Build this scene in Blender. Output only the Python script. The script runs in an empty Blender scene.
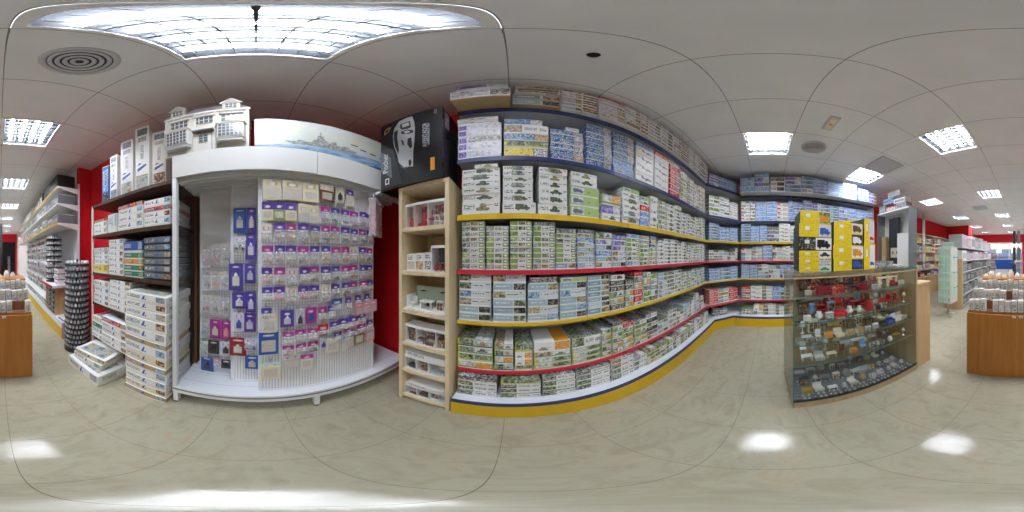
import bpy, math, random
from mathutils import Vector, Matrix
R = random.Random(7)
SC = bpy.context.scene
COL = SC.collection
PI = math.pi
rad = math.radians
DEG = 0.3515625
EYE = 1.5            # camera height
CEIL = 3.38
TILE = 0.660         # ceiling tile
GX, GY = -0.02, -0.330   # ceiling grid phase

# ------------------------------------------------------------------ measuring helpers (photograph pixel -> metres on a known plane)
def front_x(px, y): return y * math.tan(rad((px - 512) * DEG))
def left_y(px, d): return d * math.tan(rad((px - 256) * DEG))
def right_y(px, x): return -x * math.tan(rad((px - 768) * DEG))
def z_at(py, d): return EYE + d * math.tan(rad((256 - py) * DEG))

# ------------------------------------------------------------------ materials
def lin(c):
    o = []
    for v in c[:3]:
        v = v / 255.0
        o.append(v / 12.92 if v <= 0.04045 else ((v + 0.055) / 1.055) ** 2.4)
    return (*o, 1.0)

MATS = {}
def newmat(name):
    m = bpy.data.materials.new(name); m.use_nodes = True
    nt = m.node_tree; nt.nodes.clear()
    out = nt.nodes.new('ShaderNodeOutputMaterial')
    MATS[name] = m
    return m, nt, out

def principled(nt, out, rough=.5, metal=0., spec=.5):
    b = nt.nodes.new('ShaderNodeBsdfPrincipled')
    b.inputs['Roughness'].default_value = rough
    b.inputs['Metallic'].default_value = metal
    b.inputs['Specular IOR Level'].default_value = spec
    nt.links.new(b.outputs[0], out.inputs[0])
    return b

def coords(nt, scale, stretch=(1, 1, 1), world=False):
    """object-space metres plus a random offset per object"""
    tc = nt.nodes.new('ShaderNodeTexCoord')
    mp = nt.nodes.new('ShaderNodeMapping')
    mp.inputs['Scale'].default_value = tuple(scale * s for s in stretch)
    nt.links.new(tc.outputs['Object'], mp.inputs['Vector'])
    if world: return mp.outputs[0]
    oi = nt.nodes.new('ShaderNodeObjectInfo')
    mu = nt.nodes.new('ShaderNodeMath'); mu.operation = 'MULTIPLY'; mu.inputs[1].default_value = 61.7
    nt.links.new(oi.outputs['Random'], mu.inputs[0])
    ad = nt.nodes.new('ShaderNodeVectorMath'); ad.operation = 'ADD'
    nt.links.new(mp.outputs[0], ad.inputs[0]); nt.links.new(mu.outputs[0], ad.inputs[1])
    return ad.outputs[0]

def ramp(nt, fac, stops, interp='LINEAR'):
    r = nt.nodes.new('ShaderNodeValToRGB'); cr = r.color_ramp; cr.interpolation = interp
    while len(cr.elements) > 1: cr.elements.remove(cr.elements[-1])
    cr.elements[0].position = stops[0][0]; cr.elements[0].color = lin(stops[0][1])
    for p, c in stops[1:]:
        e = cr.elements.new(p); e.color = lin(c)
    nt.links.new(fac, r.inputs[0])
    return r.outputs[0]

def solid(name, c, rough=.5, metal=0., spec=.5, vary=0.):
    m, nt, out = newmat(name)
    b = principled(nt, out, rough, metal, spec)
    if vary:
        n = nt.nodes.new('ShaderNodeTexNoise'); n.inputs['Scale'].default_value = 1; n.inputs['Detail'].default_value = 3
        nt.links.new(coords(nt, 14), n.inputs['Vector'])
        lo = tuple(max(0, v * (1 - vary)) for v in c); hi = tuple(min(255, v * (1 + vary)) for v in c)
        nt.links.new(ramp(nt, n.outputs[0], [(.3, lo), (.7, hi)]), b.inputs['Base Color'])
    else:
        b.inputs['Base Color'].default_value = lin(c)
    return m

def art(name, cols, scale=30, stretch=(1, 1, 1), hard=False, rough=.4, detail=4, lo=.35, hi=.65):
    """printed picture: blotches of a few colours"""
    m, nt, out = newmat(name)
    b = principled(nt, out, rough)
    n = nt.nodes.new('ShaderNodeTexNoise'); n.inputs['Scale'].default_value = 1
    n.inputs['Detail'].default_value = detail; n.inputs['Roughness'].default_value = .65
    nt.links.new(coords(nt, scale, stretch), n.inputs['Vector'])
    k = len(cols)
    st = [(lo + (hi - lo) * i / max(1, k - 1), c) for i, c in enumerate(cols)]
    nt.links.new(ramp(nt, n.outputs[0], st, 'CONSTANT' if hard else 'LINEAR'), b.inputs['Base Color'])
    return m

def printed_text(name, base, ink, scale=120, dens=.55, rough=.4):
    """lines of small unreadable print"""
    m, nt, out = newmat(name)
    b = principled(nt, out, rough)
    n = nt.nodes.new('ShaderNodeTexNoise'); n.inputs['Scale'].default_value = 1; n.inputs['Detail'].default_value = 1
    nt.links.new(coords(nt, scale, (1, 1, .55)), n.inputs['Vector'])
    tc = nt.nodes.new('ShaderNodeTexCoord'); sx = nt.nodes.new('ShaderNodeSeparateXYZ')
    nt.links.new(tc.outputs['Object'], sx.inputs[0])
    w = nt.nodes.new('ShaderNodeMath'); w.operation = 'MULTIPLY'; w.inputs[1].default_value = 75
    fr = nt.nodes.new('ShaderNodeMath'); fr.operation = 'FRACT'
    nt.links.new(sx.outputs[2], w.inputs[0]); nt.links.new(w.outputs[0], fr.inputs[0])
    g = nt.nodes.new('ShaderNodeMath'); g.operation = 'GREATER_THAN'; g.inputs[1].default_value = .38
    nt.links.new(fr.outputs[0], g.inputs[0])
    t = nt.nodes.new('ShaderNodeMath'); t.operation = 'GREATER_THAN'; t.inputs[1].default_value = 1 - dens
    nt.links.new(n.outputs[0], t.inputs[0])
    mu = nt.nodes.new('ShaderNodeMath'); mu.operation = 'MULTIPLY'
    nt.links.new(g.outputs[0], mu.inputs[0]); nt.links.new(t.outputs[0], mu.inputs[1])
    nt.links.new(ramp(nt, mu.outputs[0], [(0, base), (1, ink)]), b.inputs['Base Color'])
    return m

def clear(name, tint=(245, 250, 248), opac=.0, rough=.03, body=(235, 235, 240), ior=1.45, gain=1.0):
    """thin clear sheet: see-through, with a fresnel reflection and a little milkiness"""
    m, nt, out = newmat(name)
    tr = nt.nodes.new('ShaderNodeBsdfTransparent'); tr.inputs[0].default_value = lin(tint)
    df = nt.nodes.new('ShaderNodeBsdfDiffuse'); df.inputs[0].default_value = lin(body)
    gl = nt.nodes.new('ShaderNodeBsdfGlossy'); gl.inputs['Roughness'].default_value = rough
    fr = nt.nodes.new('ShaderNodeFresnel')
    geo = nt.nodes.new('ShaderNodeNewGeometry'); mr = nt.nodes.new('ShaderNodeMapRange')   # both faces of a thin sheet reflect alike
    mr.inputs[3].default_value = ior; mr.inputs[4].default_value = 1 / ior
    nt.links.new(geo.outputs['Backfacing'], mr.inputs[0]); nt.links.new(mr.outputs[0], fr.inputs[0])
    a = nt.nodes.new('ShaderNodeMixShader'); a.inputs[0].default_value = opac
    nt.links.new(tr.outputs[0], a.inputs[1]); nt.links.new(df.outputs[0], a.inputs[2])
    mg = nt.nodes.new('ShaderNodeMath'); mg.operation = 'MULTIPLY'; mg.inputs[1].default_value = gain
    nt.links.new(fr.outputs[0], mg.inputs[0])
    s = nt.nodes.new('ShaderNodeMixShader')
    nt.links.new(mg.outputs[0], s.inputs[0]); nt.links.new(a.outputs[0], s.inputs[1]); nt.links.new(gl.outputs[0], s.inputs[2])
    nt.links.new(s.outputs[0], out.inputs[0])
    return m

def emit(name, c, strength):
    m, nt, out = newmat(name)
    e = nt.nodes.new('ShaderNodeEmission'); e.inputs[0].default_value = lin(c); e.inputs[1].default_value = strength
    nt.links.new(e.outputs[0], out.inputs[0])
    return m

def wood(name, a, b_, scale=18, rough=.45, axis=2, spec=.4):
    m, nt, out = newmat(name)
    b = principled(nt, out, rough, spec=spec)
    st = [1, 1, 1]; st[axis] = .06
    n = nt.nodes.new('ShaderNodeTexNoise'); n.inputs['Scale'].default_value = 1; n.inputs['Detail'].default_value = 5
    n.inputs['Distortion'].default_value = .6
    nt.links.new(coords(nt, scale, st), n.inputs['Vector'])
    nt.links.new(ramp(nt, n.outputs[0], [(.3, a), (.7, b_)]), b.inputs['Base Color'])
    return m

def grid_mask(nt, tile, phx, phy, half, world=True):
    """1 on the joints of a square grid in the floor plane"""
    g = nt.nodes.new('ShaderNodeNewGeometry'); s = nt.nodes.new('ShaderNodeSeparateXYZ')
    nt.links.new(g.outputs['Position'], s.inputs[0])
    res = []
    for ax, ph in ((0, phx), (1, phy)):
        a = nt.nodes.new('ShaderNodeMath'); a.operation = 'SUBTRACT'; a.inputs[1].default_value = ph - 50 * tile
        nt.links.new(s.outputs[ax], a.inputs[0])
        d = nt.nodes.new('ShaderNodeMath'); d.operation = 'DIVIDE'; d.inputs[1].default_value = tile
        f = nt.nodes.new('ShaderNodeMath'); f.operation = 'FRACT'
        c = nt.nodes.new('ShaderNodeMath'); c.operation = 'SUBTRACT'; c.inputs[1].default_value = .5
        ab = nt.nodes.new('ShaderNodeMath'); ab.operation = 'ABSOLUTE'
        gt = nt.nodes.new('ShaderNodeMath'); gt.operation = 'GREATER_THAN'; gt.inputs[1].default_value = .5 - half / tile
        for p, q in ((a, d), (d, f), (f, c), (c, ab), (ab, gt)): nt.links.new(p.outputs[0], q.inputs[0])
        res.append(gt)
    mx = nt.nodes.new('ShaderNodeMath'); mx.operation = 'MAXIMUM'
    nt.links.new(res[0].outputs[0], mx.inputs[0]); nt.links.new(res[1].outputs[0], mx.inputs[1])
    return mx.outputs[0]

def mixcol(nt, fac, a, b):
    m = nt.nodes.new('ShaderNodeMix'); m.data_type = 'RGBA'
    nt.links.new(fac, m.inputs[0])
    for sock, v in ((m.inputs[6], a), (m.inputs[7], b)):
        if isinstance(v, tuple): sock.default_value = lin(v)
        else: nt.links.new(v, sock)
    return m.outputs[2]

def make_floor_mat():
    m, nt, out = newmat('marble_tile_floor')
    b = principled(nt, out, .12, spec=.3)
    n = nt.nodes.new('ShaderNodeTexNoise'); n.inputs['Scale'].default_value = 1; n.inputs['Detail'].default_value = 8
    n.inputs['Roughness'].default_value = .7; n.inputs['Distortion'].default_value = 1.2
    nt.links.new(coords(nt, 5, (1, 1.6, 1), True), n.inputs['Vector'])
    c = ramp(nt, n.outputs[0], [(.28, (158, 152, 131)), (.45, (170, 164, 142)), (.56, (176, 171, 150)), (.67, (177, 162, 136)), (.76, (190, 184, 166))])
    g = grid_mask(nt, .444, -.045, .1865, .0011)
    nt.links.new(mixcol(nt, g, c, (112, 107, 94)), b.inputs['Base Color'])
    n2 = nt.nodes.new('ShaderNodeTexNoise'); n2.inputs['Scale'].default_value = 1; n2.inputs['Detail'].default_value = 3
    nt.links.new(coords(nt, 9, (1, 1, 1), True), n2.inputs['Vector'])
    r = nt.nodes.new('ShaderNodeMapRange'); r.inputs[1].default_value = .3; r.inputs[2].default_value = .7; r.inputs[3].default_value = .07; r.inputs[4].default_value = .17
    nt.links.new(n2.outputs[0], r.inputs[0]); nt.links.new(r.outputs[0], b.inputs['Roughness'])

def make_ceiling_mat():
    m, nt, out = newmat('ceiling_tile')
    b = principled(nt, out, .8, spec=.2)
    g = grid_mask(nt, TILE, GX, GY, .0028)
    n = nt.nodes.new('ShaderNodeTexNoise'); n.inputs['Scale'].default_value = 1; n.inputs['Detail'].default_value = 2
    nt.links.new(coords(nt, 3, (1, 1, 1), True), n.inputs['Vector'])
    c = ramp(nt, n.outputs[0], [(.3, (233, 235, 237)), (.7, (239, 240, 242))])
    nt.links.new(mixcol(nt, g, c, (138, 138, 138)), b.inputs['Base Color'])

def make_peg_mat(name, base):
    """perforated steel panel: rows of small holes"""
    m, nt, out = newmat(name)
    b = principled(nt, out, .4)
    tc = nt.nodes.new('ShaderNodeTexCoord'); s = nt.nodes.new('ShaderNodeSeparateXYZ')
    nt.links.new(tc.outputs['Object'], s.inputs[0])
    cs = []
    for ax in (1, 2):
        a = nt.nodes.new('ShaderNodeMath'); a.operation = 'MULTIPLY_ADD'; a.inputs[1].default_value = 1 / .022; a.inputs[2].default_value = 40
        f = nt.nodes.new('ShaderNodeMath'); f.operation = 'FRACT'
        c = nt.nodes.new('ShaderNodeMath'); c.operation = 'SUBTRACT'; c.inputs[1].default_value = .5
        p = nt.nodes.new('ShaderNodeMath'); p.operation = 'POWER'; p.inputs[1].default_value = 2
        ab = nt.nodes.new('ShaderNodeMath'); ab.operation = 'ABSOLUTE'
        nt.links.new(s.outputs[ax], a.inputs[0]); nt.links.new(a.outputs[0], f.inputs[0]); nt.links.new(f.outputs[0], c.inputs[0])
        nt.links.new(c.outputs[0], ab.inputs[0]); nt.links.new(ab.outputs[0], p.inputs[0]); cs.append(p)
    ad = nt.nodes.new('ShaderNodeMath'); ad.operation = 'ADD'
    nt.links.new(cs[0].outputs[0], ad.inputs[0]); nt.links.new(cs[1].outputs[0], ad.inputs[1])
    lt = nt.nodes.new('ShaderNodeMath'); lt.operation = 'LESS_THAN'; lt.inputs[1].default_value = .05
    nt.links.new(ad.outputs[0], lt.inputs[0])
    nt.links.new(mixcol(nt, lt.outputs[0], base, (112, 114, 118)), b.inputs['Base Color'])

make_floor_mat(); make_ceiling_mat()
make_peg_mat('peg_panel', (240, 241, 242))
S = solid
S('red_paint', (214, 26, 38), .55); S('white_paint', (226, 226, 224), .6)
S('white_metal', (236, 238, 240), .35); S('grey_metal', (150, 152, 156), .35, .6); S('dark_metal', (40, 42, 46), .4)
S('blue_edge', (44, 56, 108), .35); S('navy_shelf', (40, 46, 72), .4); S('yellow_edge', (228, 190, 32), .4); S('red_edge', (206, 44, 62), .4)
S('shelf_grey', (206, 208, 212), .45); S('yellow_kick', (222, 182, 26), .35); S('deck_white', (228, 232, 240), .4)
wood('birch', (222, 200, 160), (236, 218, 182)); wood('case_wood', (176, 156, 120), (196, 176, 138)); wood('beech', (206, 172, 126), (222, 190, 144))
wood('table_wood', (176, 112, 48), (192, 128, 60), 26, .4); wood('dark_wood', (62, 42, 32), (84, 58, 44), 20, .5)
wood('mid_wood', (120, 82, 58), (142, 100, 72), 20, .5)
S('black', (18, 18, 20), .5); S('gloss_black', (26, 27, 30), .25); S('charcoal', (52, 54, 58), .45); S('silver', (196, 198, 202), .3, .7)
S('white', (238, 238, 236), .4); S('offwhite', (228, 224, 212), .45); S('cream', (232, 220, 184), .5); S('kraft', (186, 158, 112), .6)
S('lamp_white', (240, 240, 240), .35); S('lamp_inner', (36, 38, 42), .5); S('louvre', (38, 40, 44), .4)
S('olive', (112, 116, 84), .5); S('tan', (176, 158, 116), .5); S('steel_grey', (112, 118, 124), .45); S('dark_green', (66, 84, 62), .5); S('khaki', (146, 142, 96), .5)
S('wall_cream', (206, 200, 180), .6); S('trim_white', (214, 212, 206), .5); S('lime', (176, 204, 128), .45); S('moss', (140, 164, 92), .45); S('pale_green', (186, 206, 184), .45); S('pale_blue', (166, 189, 198), .45)
S('ice', (214, 223, 227), .45); S('teal_band', (128, 164, 175), .45); S('violet', (86, 70, 168), .4); S('purple', (96, 60, 160), .4); S('magenta', (176, 52, 150), .4)
S('lavender', (216, 212, 232), .4); S('royal', (52, 92, 172), .4); S('yellow', (240, 214, 40), .4); S('orange', (226, 150, 48), .4); S('red', (206, 36, 42), .4)
S('sky', (128, 170, 220), .4); S('pink', (228, 150, 170), .5); S('green', (52, 140, 90), .45); S('brown', (112, 70, 48), .5); S('mint', (206, 230, 216), .45)
S('yellow_green', (206, 208, 60), .45); S('crimson', (150, 26, 40), .4); S('blue', (44, 90, 170), .45); S('gold', (206, 172, 74), .35, .5); S('light_grey', (196, 198, 202), .45)
S('beige_wall', (214, 206, 184), .5); S('roof_grey', (112, 102, 108), .7); S('window_pane', (96, 104, 112), .15)
art('olive_print', [(70, 76, 52), (112, 116, 84), (152, 152, 116)], 70); art('tan_print', [(120, 104, 72), (176, 158, 116), (206, 194, 160)], 70); art('steel_print', [(70, 76, 82), (116, 122, 128), (168, 172, 176)], 70)
art('green_print', [(44, 60, 42), (80, 98, 74), (130, 140, 110)], 70); art('khaki_print', [(96, 94, 62), (146, 142, 96), (186, 180, 140)], 70)
art('sea_band', [(96, 134, 176), (136, 168, 200), (170, 194, 214)], 9, (1, 1, 3)); art('ship_print', [(110, 116, 118), (150, 154, 152), (190, 190, 180)], 60); art('sky_print', [(206, 204, 180), (200, 206, 204), (216, 212, 190)], 6)
art('art_ship', [(86, 110, 134), (150, 162, 166), (196, 190, 168), (150, 122, 92)], 14)
art('art_forest', [(36, 48, 30), (86, 102, 64), (150, 156, 122), (206, 208, 192)], 45)
art('art_desert', [(66, 54, 38), (136, 116, 82), (196, 180, 144), (196, 208, 214)], 45)
art('art_sea', [(52, 84, 128), (112, 152, 190), (190, 208, 220), (96, 120, 146)], 40)
art('art_grey', [(30, 32, 30), (92, 96, 90), (166, 170, 162), (222, 224, 218)], 55)
art('art_dark', [(14, 15, 16), (46, 48, 46), (104, 100, 88), (190, 184, 164)], 50)
art('art_green', [(60, 82, 40), (112, 136, 64), (164, 182, 106), (206, 214, 180)], 30)
art('art_greygreen', [(70, 82, 70), (124, 140, 120), (172, 184, 168), (212, 216, 208)], 40)
art('art_brown', [(40, 26, 18), (110, 72, 48), (172, 134, 98), (214, 206, 196)], 45)
art('art_red', [(120, 24, 26), (190, 44, 44), (214, 120, 100), (232, 214, 204)], 40)
art('art_sky', [(70, 110, 186), (110, 152, 212), (164, 194, 232), (222, 232, 242)], 32, (1, 1, 1.8))
art('art_violet', [(70, 62, 150), (110, 104, 186), (160, 156, 206), (220, 218, 234)], 34)
art('art_patch', [(52, 100, 160), (64, 116, 174), (218, 226, 230), (62, 114, 172), (226, 208, 90)], 52, (1, 1, 1.3), True, detail=1, lo=.34, hi=.68)
art('art_silver', [(150, 152, 160), (196, 198, 206), (226, 228, 232), (240, 240, 244)], 30)
art('art_tan', [(140, 108, 76), (190, 160, 116), (214, 190, 150), (200, 206, 208)], 38)
art('art_yellow', [(206, 176, 40), (236, 208, 60), (240, 222, 130), (120, 130, 90)], 30)
art('art_mixed', [(120, 60, 60), (214, 206, 196), (70, 96, 150), (226, 222, 214), (90, 120, 84)], 60)
art('art_scrap', [(236, 234, 232), (206, 198, 190), (190, 160, 140), (236, 234, 230), (150, 170, 150), (224, 210, 220)], 70)
art('lace', [(196, 176, 150), (226, 214, 196), (236, 230, 220)], 90)
printed_text('print_grey', (236, 236, 234), (112, 114, 118)); printed_text('print_dark', (236, 236, 234), (60, 62, 66)); printed_text('print_blue', (228, 232, 240), (66, 90, 150))
printed_text('print_green', (234, 236, 230), (80, 130, 96)); printed_text('print_ice', (160, 186, 196), (232, 240, 244)); printed_text('print_onred', (200, 40, 44), (240, 230, 226))
printed_text('print_onyellow', (238, 212, 44), (206, 160, 40), dens=.4); printed_text('print_onblack', (20, 20, 22), (214, 214, 214)); printed_text('print_onviolet', (92, 66, 166), (206, 196, 230), dens=.42)
printed_text('print_onorange', (226, 160, 56), (240, 226, 190), dens=.42); printed_text('print_onmagenta', (178, 56, 152), (240, 214, 232), dens=.42)
printed_text('print_onmint', (206, 230, 216), (140, 184, 162), 90)
def crinkle(name):
    """crinkled clear bag: see-through, its highlights painted as whitish patches"""
    m = clear(name, (255, 255, 255), .2, .12, (248, 248, 252)); nt = m.node_tree
    n = nt.nodes.new('ShaderNodeTexNoise'); n.inputs['Scale'].default_value = 1; n.inputs['Detail'].default_value = 3
    nt.links.new(coords(nt, 75), n.inputs['Vector'])
    r = nt.nodes.new('ShaderNodeMapRange'); r.inputs[1].default_value = .42; r.inputs[2].default_value = .68; r.inputs[3].default_value = .1; r.inputs[4].default_value = .75  # patchy white opacity stands in for glints on the plastic
    nt.links.new(n.outputs[0], r.inputs[0])
    for q in nt.nodes:
        if q.type == 'MIX_SHADER' and any(l.from_node.type == 'BSDF_TRANSPARENT' for l in q.inputs[1].links): nt.links.new(r.outputs[0], q.inputs[0])
crinkle('bag')
clear('glass', (254, 255, 254), .0, .02, gain=.8); clear('acrylic', (254, 255, 255), .02, .04, gain=.45); clear('glass_shelf', (250, 254, 252), .02, .03, gain=.7)
S('glass_edge', (96, 140, 136), .15)
emit('tube_light', (238, 245, 255), 118.0)
M = MATS

# ------------------------------------------------------------------ mesh builder
class MB:
    def __init__(s): s.v = []; s.f = []; s.m = []; s.mats = []; s.sm = []
    def mi(s, m):
        m = M[m] if isinstance(m, str) else m
        if m not in s.mats: s.mats.append(m)
        return s.mats.index(m)
    def face(s, pts, m, smooth=False):
        b = len(s.v); s.v += [tuple(p) for p in pts]; s.f.append(tuple(range(b, b + len(pts)))); s.m.append(s.mi(m)); s.sm.append(smooth)
    def box(s, x0, x1, y0, y1, z0, z1, m, skip=(), mm=None):
        """mm: {face: material}; faces n(-y) s(+y) w(-x) e(+x) b t"""
        b = len(s.v)
        s.v += [(x0, y0, z0), (x1, y0, z0), (x1, y1, z0), (x0, y1, z0), (x0, y0, z1), (x1, y0, z1), (x1, y1, z1), (x0, y1, z1)]
        for k, q in (('n', (0, 1, 5, 4)), ('e', (1, 2, 6, 5)), ('s', (2, 3, 7, 6)), ('w', (3, 0, 4, 7)), ('t', (4, 5, 6, 7)), ('b', (3, 2, 1, 0))):
            if k in skip: continue
            s.f.append(tuple(b + i for i in q)); s.m.append(s.mi((mm or {}).get(k, m))); s.sm.append(False)
        return s
    def prism(s, poly, axis, a, b_, m):
        """extrude a 2-D polygon along an axis between a and b_"""
        def P(p, t):
            return {0: (t, p[0], p[1]), 1: (p[0], t, p[1]), 2: (p[0], p[1], t)}[axis]
        n = len(poly); b = len(s.v)
        s.v += [P(p, a) for p in poly] + [P(p, b_) for p in poly]
        s.f.append(tuple(b + i for i in range(n))); s.f.append(tuple(b + n + i for i in reversed(range(n))))
        for i in range(n):
            j = (i + 1) % n; s.f.append((b + i, b + n + i, b + n + j, b + j))
        k = s.mi(m); s.m += [k] * (n + 2); s.sm += [False] * (n + 2)
        return s
    def tube(s, p0, p1, r, m, n=8, r1=None, caps=True):
        p0, p1 = Vector(p0), Vector(p1); d = (p1 - p0).normalized()
        u = d.orthogonal().normalized(); w = d.cross(u); r1 = r if r1 is None else r1
        b = len(s.v)
        for p, q in ((p0, r), (p1, r1)):
            for i in range(n):
                a = 2 * PI * i / n; s.v.append(tuple(p + (u * math.cos(a) + w * math.sin(a)) * q))
        k = s.mi(m)
        for i in range(n):
            j = (i + 1) % n; s.f.append((b + i, b + j, b + n + j, b + n + i)); s.m.append(k); s.sm.append(True)
        if caps:
            s.f.append(tuple(b + i for i in reversed(range(n)))); s.f.append(tuple(b + n + i for i in range(n))); s.m += [k, k]; s.sm += [False] * 2
        return s
    def path(s, pts, r, m, n=6):
        for a, b in zip(pts, pts[1:]): s.tube(a, b, r, m, n)
        return s
    def lathe(s, prof, m, c=(0, 0, 0), n=24, sx=1., sy=1.):
        b = len(s.v); k = s.mi(m); h = len(prof)
        for i in range(n):
            a = 2 * PI * i / n
            for r, z in prof: s.v.append((c[0] + r * sx * math.cos(a), c[1] + r * sy * math.sin(a), c[2] + z))
        for i in range(n):
            j = (i + 1) % n
            for q in range(h - 1):
                s.f.append((b + i * h + q, b + j * h + q, b + j * h + q + 1, b + i * h + q + 1)); s.m.append(k); s.sm.append(True)
        return s
    def rect(s, u0, u1, v0, v1, y, m):
        """print on a face that looks along -y"""
        s.face([(u0, y, v0), (u1, y, v0), (u1, y, v1), (u0, y, v1)], m)
    def build(s, name, parent=None, loc=None, rot=0., bevel=0.):
        me = bpy.data.meshes.new(name)
        me.from_pydata(s.v, [], s.f)
        for m in s.mats: me.materials.append(m)
        me.polygons.foreach_set('material_index', s.m); me.polygons.foreach_set('use_smooth', s.sm)
        me.update()
        o = bpy.data.objects.new(name, me); COL.objects.link(o)
        if parent: o.parent = parent
        if loc: o.location = loc
        if rot: o.rotation_euler = (0, 0, rot)
        if bevel:
            b = o.modifiers.new('edge', 'BEVEL'); b.width = bevel; b.segments = 2; b.limit_method = 'ANGLE'
        return o

def tag(o, label, cat, group=None, kind=None):
    if label: o['label'] = label
    if cat: o['category'] = cat
    if group: o['group'] = group
    if kind: o['kind'] = kind
    return o
def empty(name, loc, rot, label, cat, group=None):
    o = bpy.data.objects.new(name, None); o.empty_display_size = .1; COL.objects.link(o)
    o.location = loc; o.rotation_euler = (0, 0, rot)
    return tag(o, label, cat, group)
def structure(mb, name):
    o = mb.build(name); o['kind'] = 'structure'; return o
def copy_thing(o, loc, rot=None, label=None, group=None):
    c = o.copy(); COL.objects.link(c); c.location = loc
    if rot is not None: c.rotation_euler = (0, 0, rot)
    if label: c['label'] = label
    if group: c['group'] = group
    for ch in list(o.children):
        d = ch.copy(); COL.objects.link(d); d.parent = c
        for g in list(ch.children):
            e = g.copy(); COL.objects.link(e); e.parent = d
    return c
def text_mesh(name, body, size, mat, parent, matrix, label=None):
    cu = bpy.data.curves.new(name, 'FONT'); cu.body = body; cu.size = size; cu.align_x = 'CENTER'; cu.align_y = 'CENTER'; cu.extrude = .0004
    t = bpy.data.objects.new(name, cu); COL.objects.link(t)
    bpy.context.view_layer.update()
    me = bpy.data.meshes.new_from_object(t.evaluated_get(bpy.context.evaluated_depsgraph_get()))
    bpy.data.objects.remove(t)
    me.materials.clear(); me.materials.append(M[mat])
    o = bpy.data.objects.new(name, me); COL.objects.link(o); o.parent = parent; o.matrix_local = matrix
    if label: o['label'] = label
    return o
ORD = 'zeroth first second third fourth fifth sixth seventh eighth ninth tenth eleventh twelfth thirteenth fourteenth fifteenth sixteenth seventeenth eighteenth nineteenth twentieth'.split()
ORD += ['twenty-' + w for w in ORD[1:10]] + ['thirtieth'] + ['thirty-' + w for w in ORD[1:10]] + ['fortieth'] + ['forty-' + w for w in ORD[1:10]]
# ================================================================== the room
XL, XLF, YF, XR, XRF, YB = -1.72, -1.45, 1.50, 3.95, 4.75, -14.0
mb = MB(); mb.box(-2.2, 5.2, -14.2, 1.9, -.12, 0, 'marble_tile_floor'); structure(mb, 'floor')

LAMPS = [(-1, 0), (3, 0), (-1, -3), (1, -3), (4, -3), (-1, -6), (1, -7), (4, -7), (-1, -9), (1, -11), (4, -11), (-1, -12), (1, -15), (4, -15), (-1, -15), (-1, -18), (1, -19), (4, -19)]
mb = MB()
i0, i1, j0, j1 = -3, 7, -22, 3
for i in range(i0, i1 + 1):
    for j in range(j0, j1):
        x0, y0 = GX + TILE * i, GY + TILE * j
        x1, y1 = min(x0 + TILE, 4.85), min(y0 + TILE, 1.6)
        x0, y0 = max(x0, -1.85), max(y0, -14.1)
        if x1 - x0 < .01 or y1 - y0 < .01: continue
        if (i, j) in LAMPS: continue
        mb.box(x0, x1, y0, y1, CEIL, CEIL + .02, 'ceiling_tile')
structure(mb, 'ceiling')

def wall(name, x0, x1, y0, y1, m, z0=0., z1=CEIL):
    b = MB(); b.box(x0, x1, y0, y1, z0, z1, m); return structure(b, name)
wall('wall_front', XL - .1, XR + .1, YF, YF + .1, 'red_paint')
wall('wall_left', XL - .1, XL, -2.75, YF, 'red_paint')
wall('wall_left_return', XL - .1, XLF, -2.85, -2.75, 'red_paint')
wall('wall_left_far', XLF - .1, XLF, YB, -2.85, 'white_paint')
wall('wall_right', XR, XR + .1, -3.0, YF, 'white_paint')
wall('wall_right_return', XR + .1, XRF + .1, -3.0, -2.9, 'white_paint')
wall('wall_right_far', XRF, XRF + .1, YB, -3.0, 'red_paint')
# the end wall: red fascia over the glazed entrance
b = MB()
b.box(XLF - .1, .15, YB - .1, YB, 0, CEIL, 'red_paint')
b.box(.15, 3.5, YB - .1, YB, 2.66, CEIL, 'red_paint')
b.box(3.5, XRF + .1, YB - .1, YB, 0, CEIL, 'red_paint')
structure(b, 'wall_back')
b = MB(); b.box(3.3, 4.74, -9.9, -9.3, 0, CEIL - .002, 'red_paint'); structure(b, 'pillar_red')
# entrance: two glazed leaves in a white frame
b = MB()
for x in (.17, 1.24, 2.34, 3.43): b.box(x, x + .06, YB - .07, YB - .02, 0, 2.64, 'white_metal')
b.box(.17, 3.49, YB - .07, YB - .02, 2.56, 2.64, 'white_metal'); b.box(.17, 3.49, YB - .07, YB - .02, .0, .1, 'white_metal')
d = structure(b, 'door_1')
b = MB(); b.box(.2, 3.46, YB - .05, YB - .04, .1, 2.56, 'glass'); o = b.build('pane', d)
b = MB()
for x in (2.2, 2.5): b.tube((x, YB + .0, .8), (x, YB + .0, 1.5), .015, 'grey_metal')
b.build('door_handle', d)
# the street outside
b = MB(); b.box(-8, 12, -26, YB - .15, -.14, -.05, 'light_grey'); structure(b, 'exterior_pavement')
b = MB(); b.box(-8, 12, -26.5, -26, -.05, 5, 'beige_wall')
for k in range(8):
    b.box(-7.5 + 2.4 * k, -6 + 2.4 * k, -25.99, -25.95, .4, 2.6, 'window_pane')
structure(b, 'exterior_wall')

# skirting along the front-left corner where the wall shows bare
b = MB(); b.box(XL, XL + .012, .9, 1.49, 0, .07, 'white_metal'); structure(b, 'baseboard_left')

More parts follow.
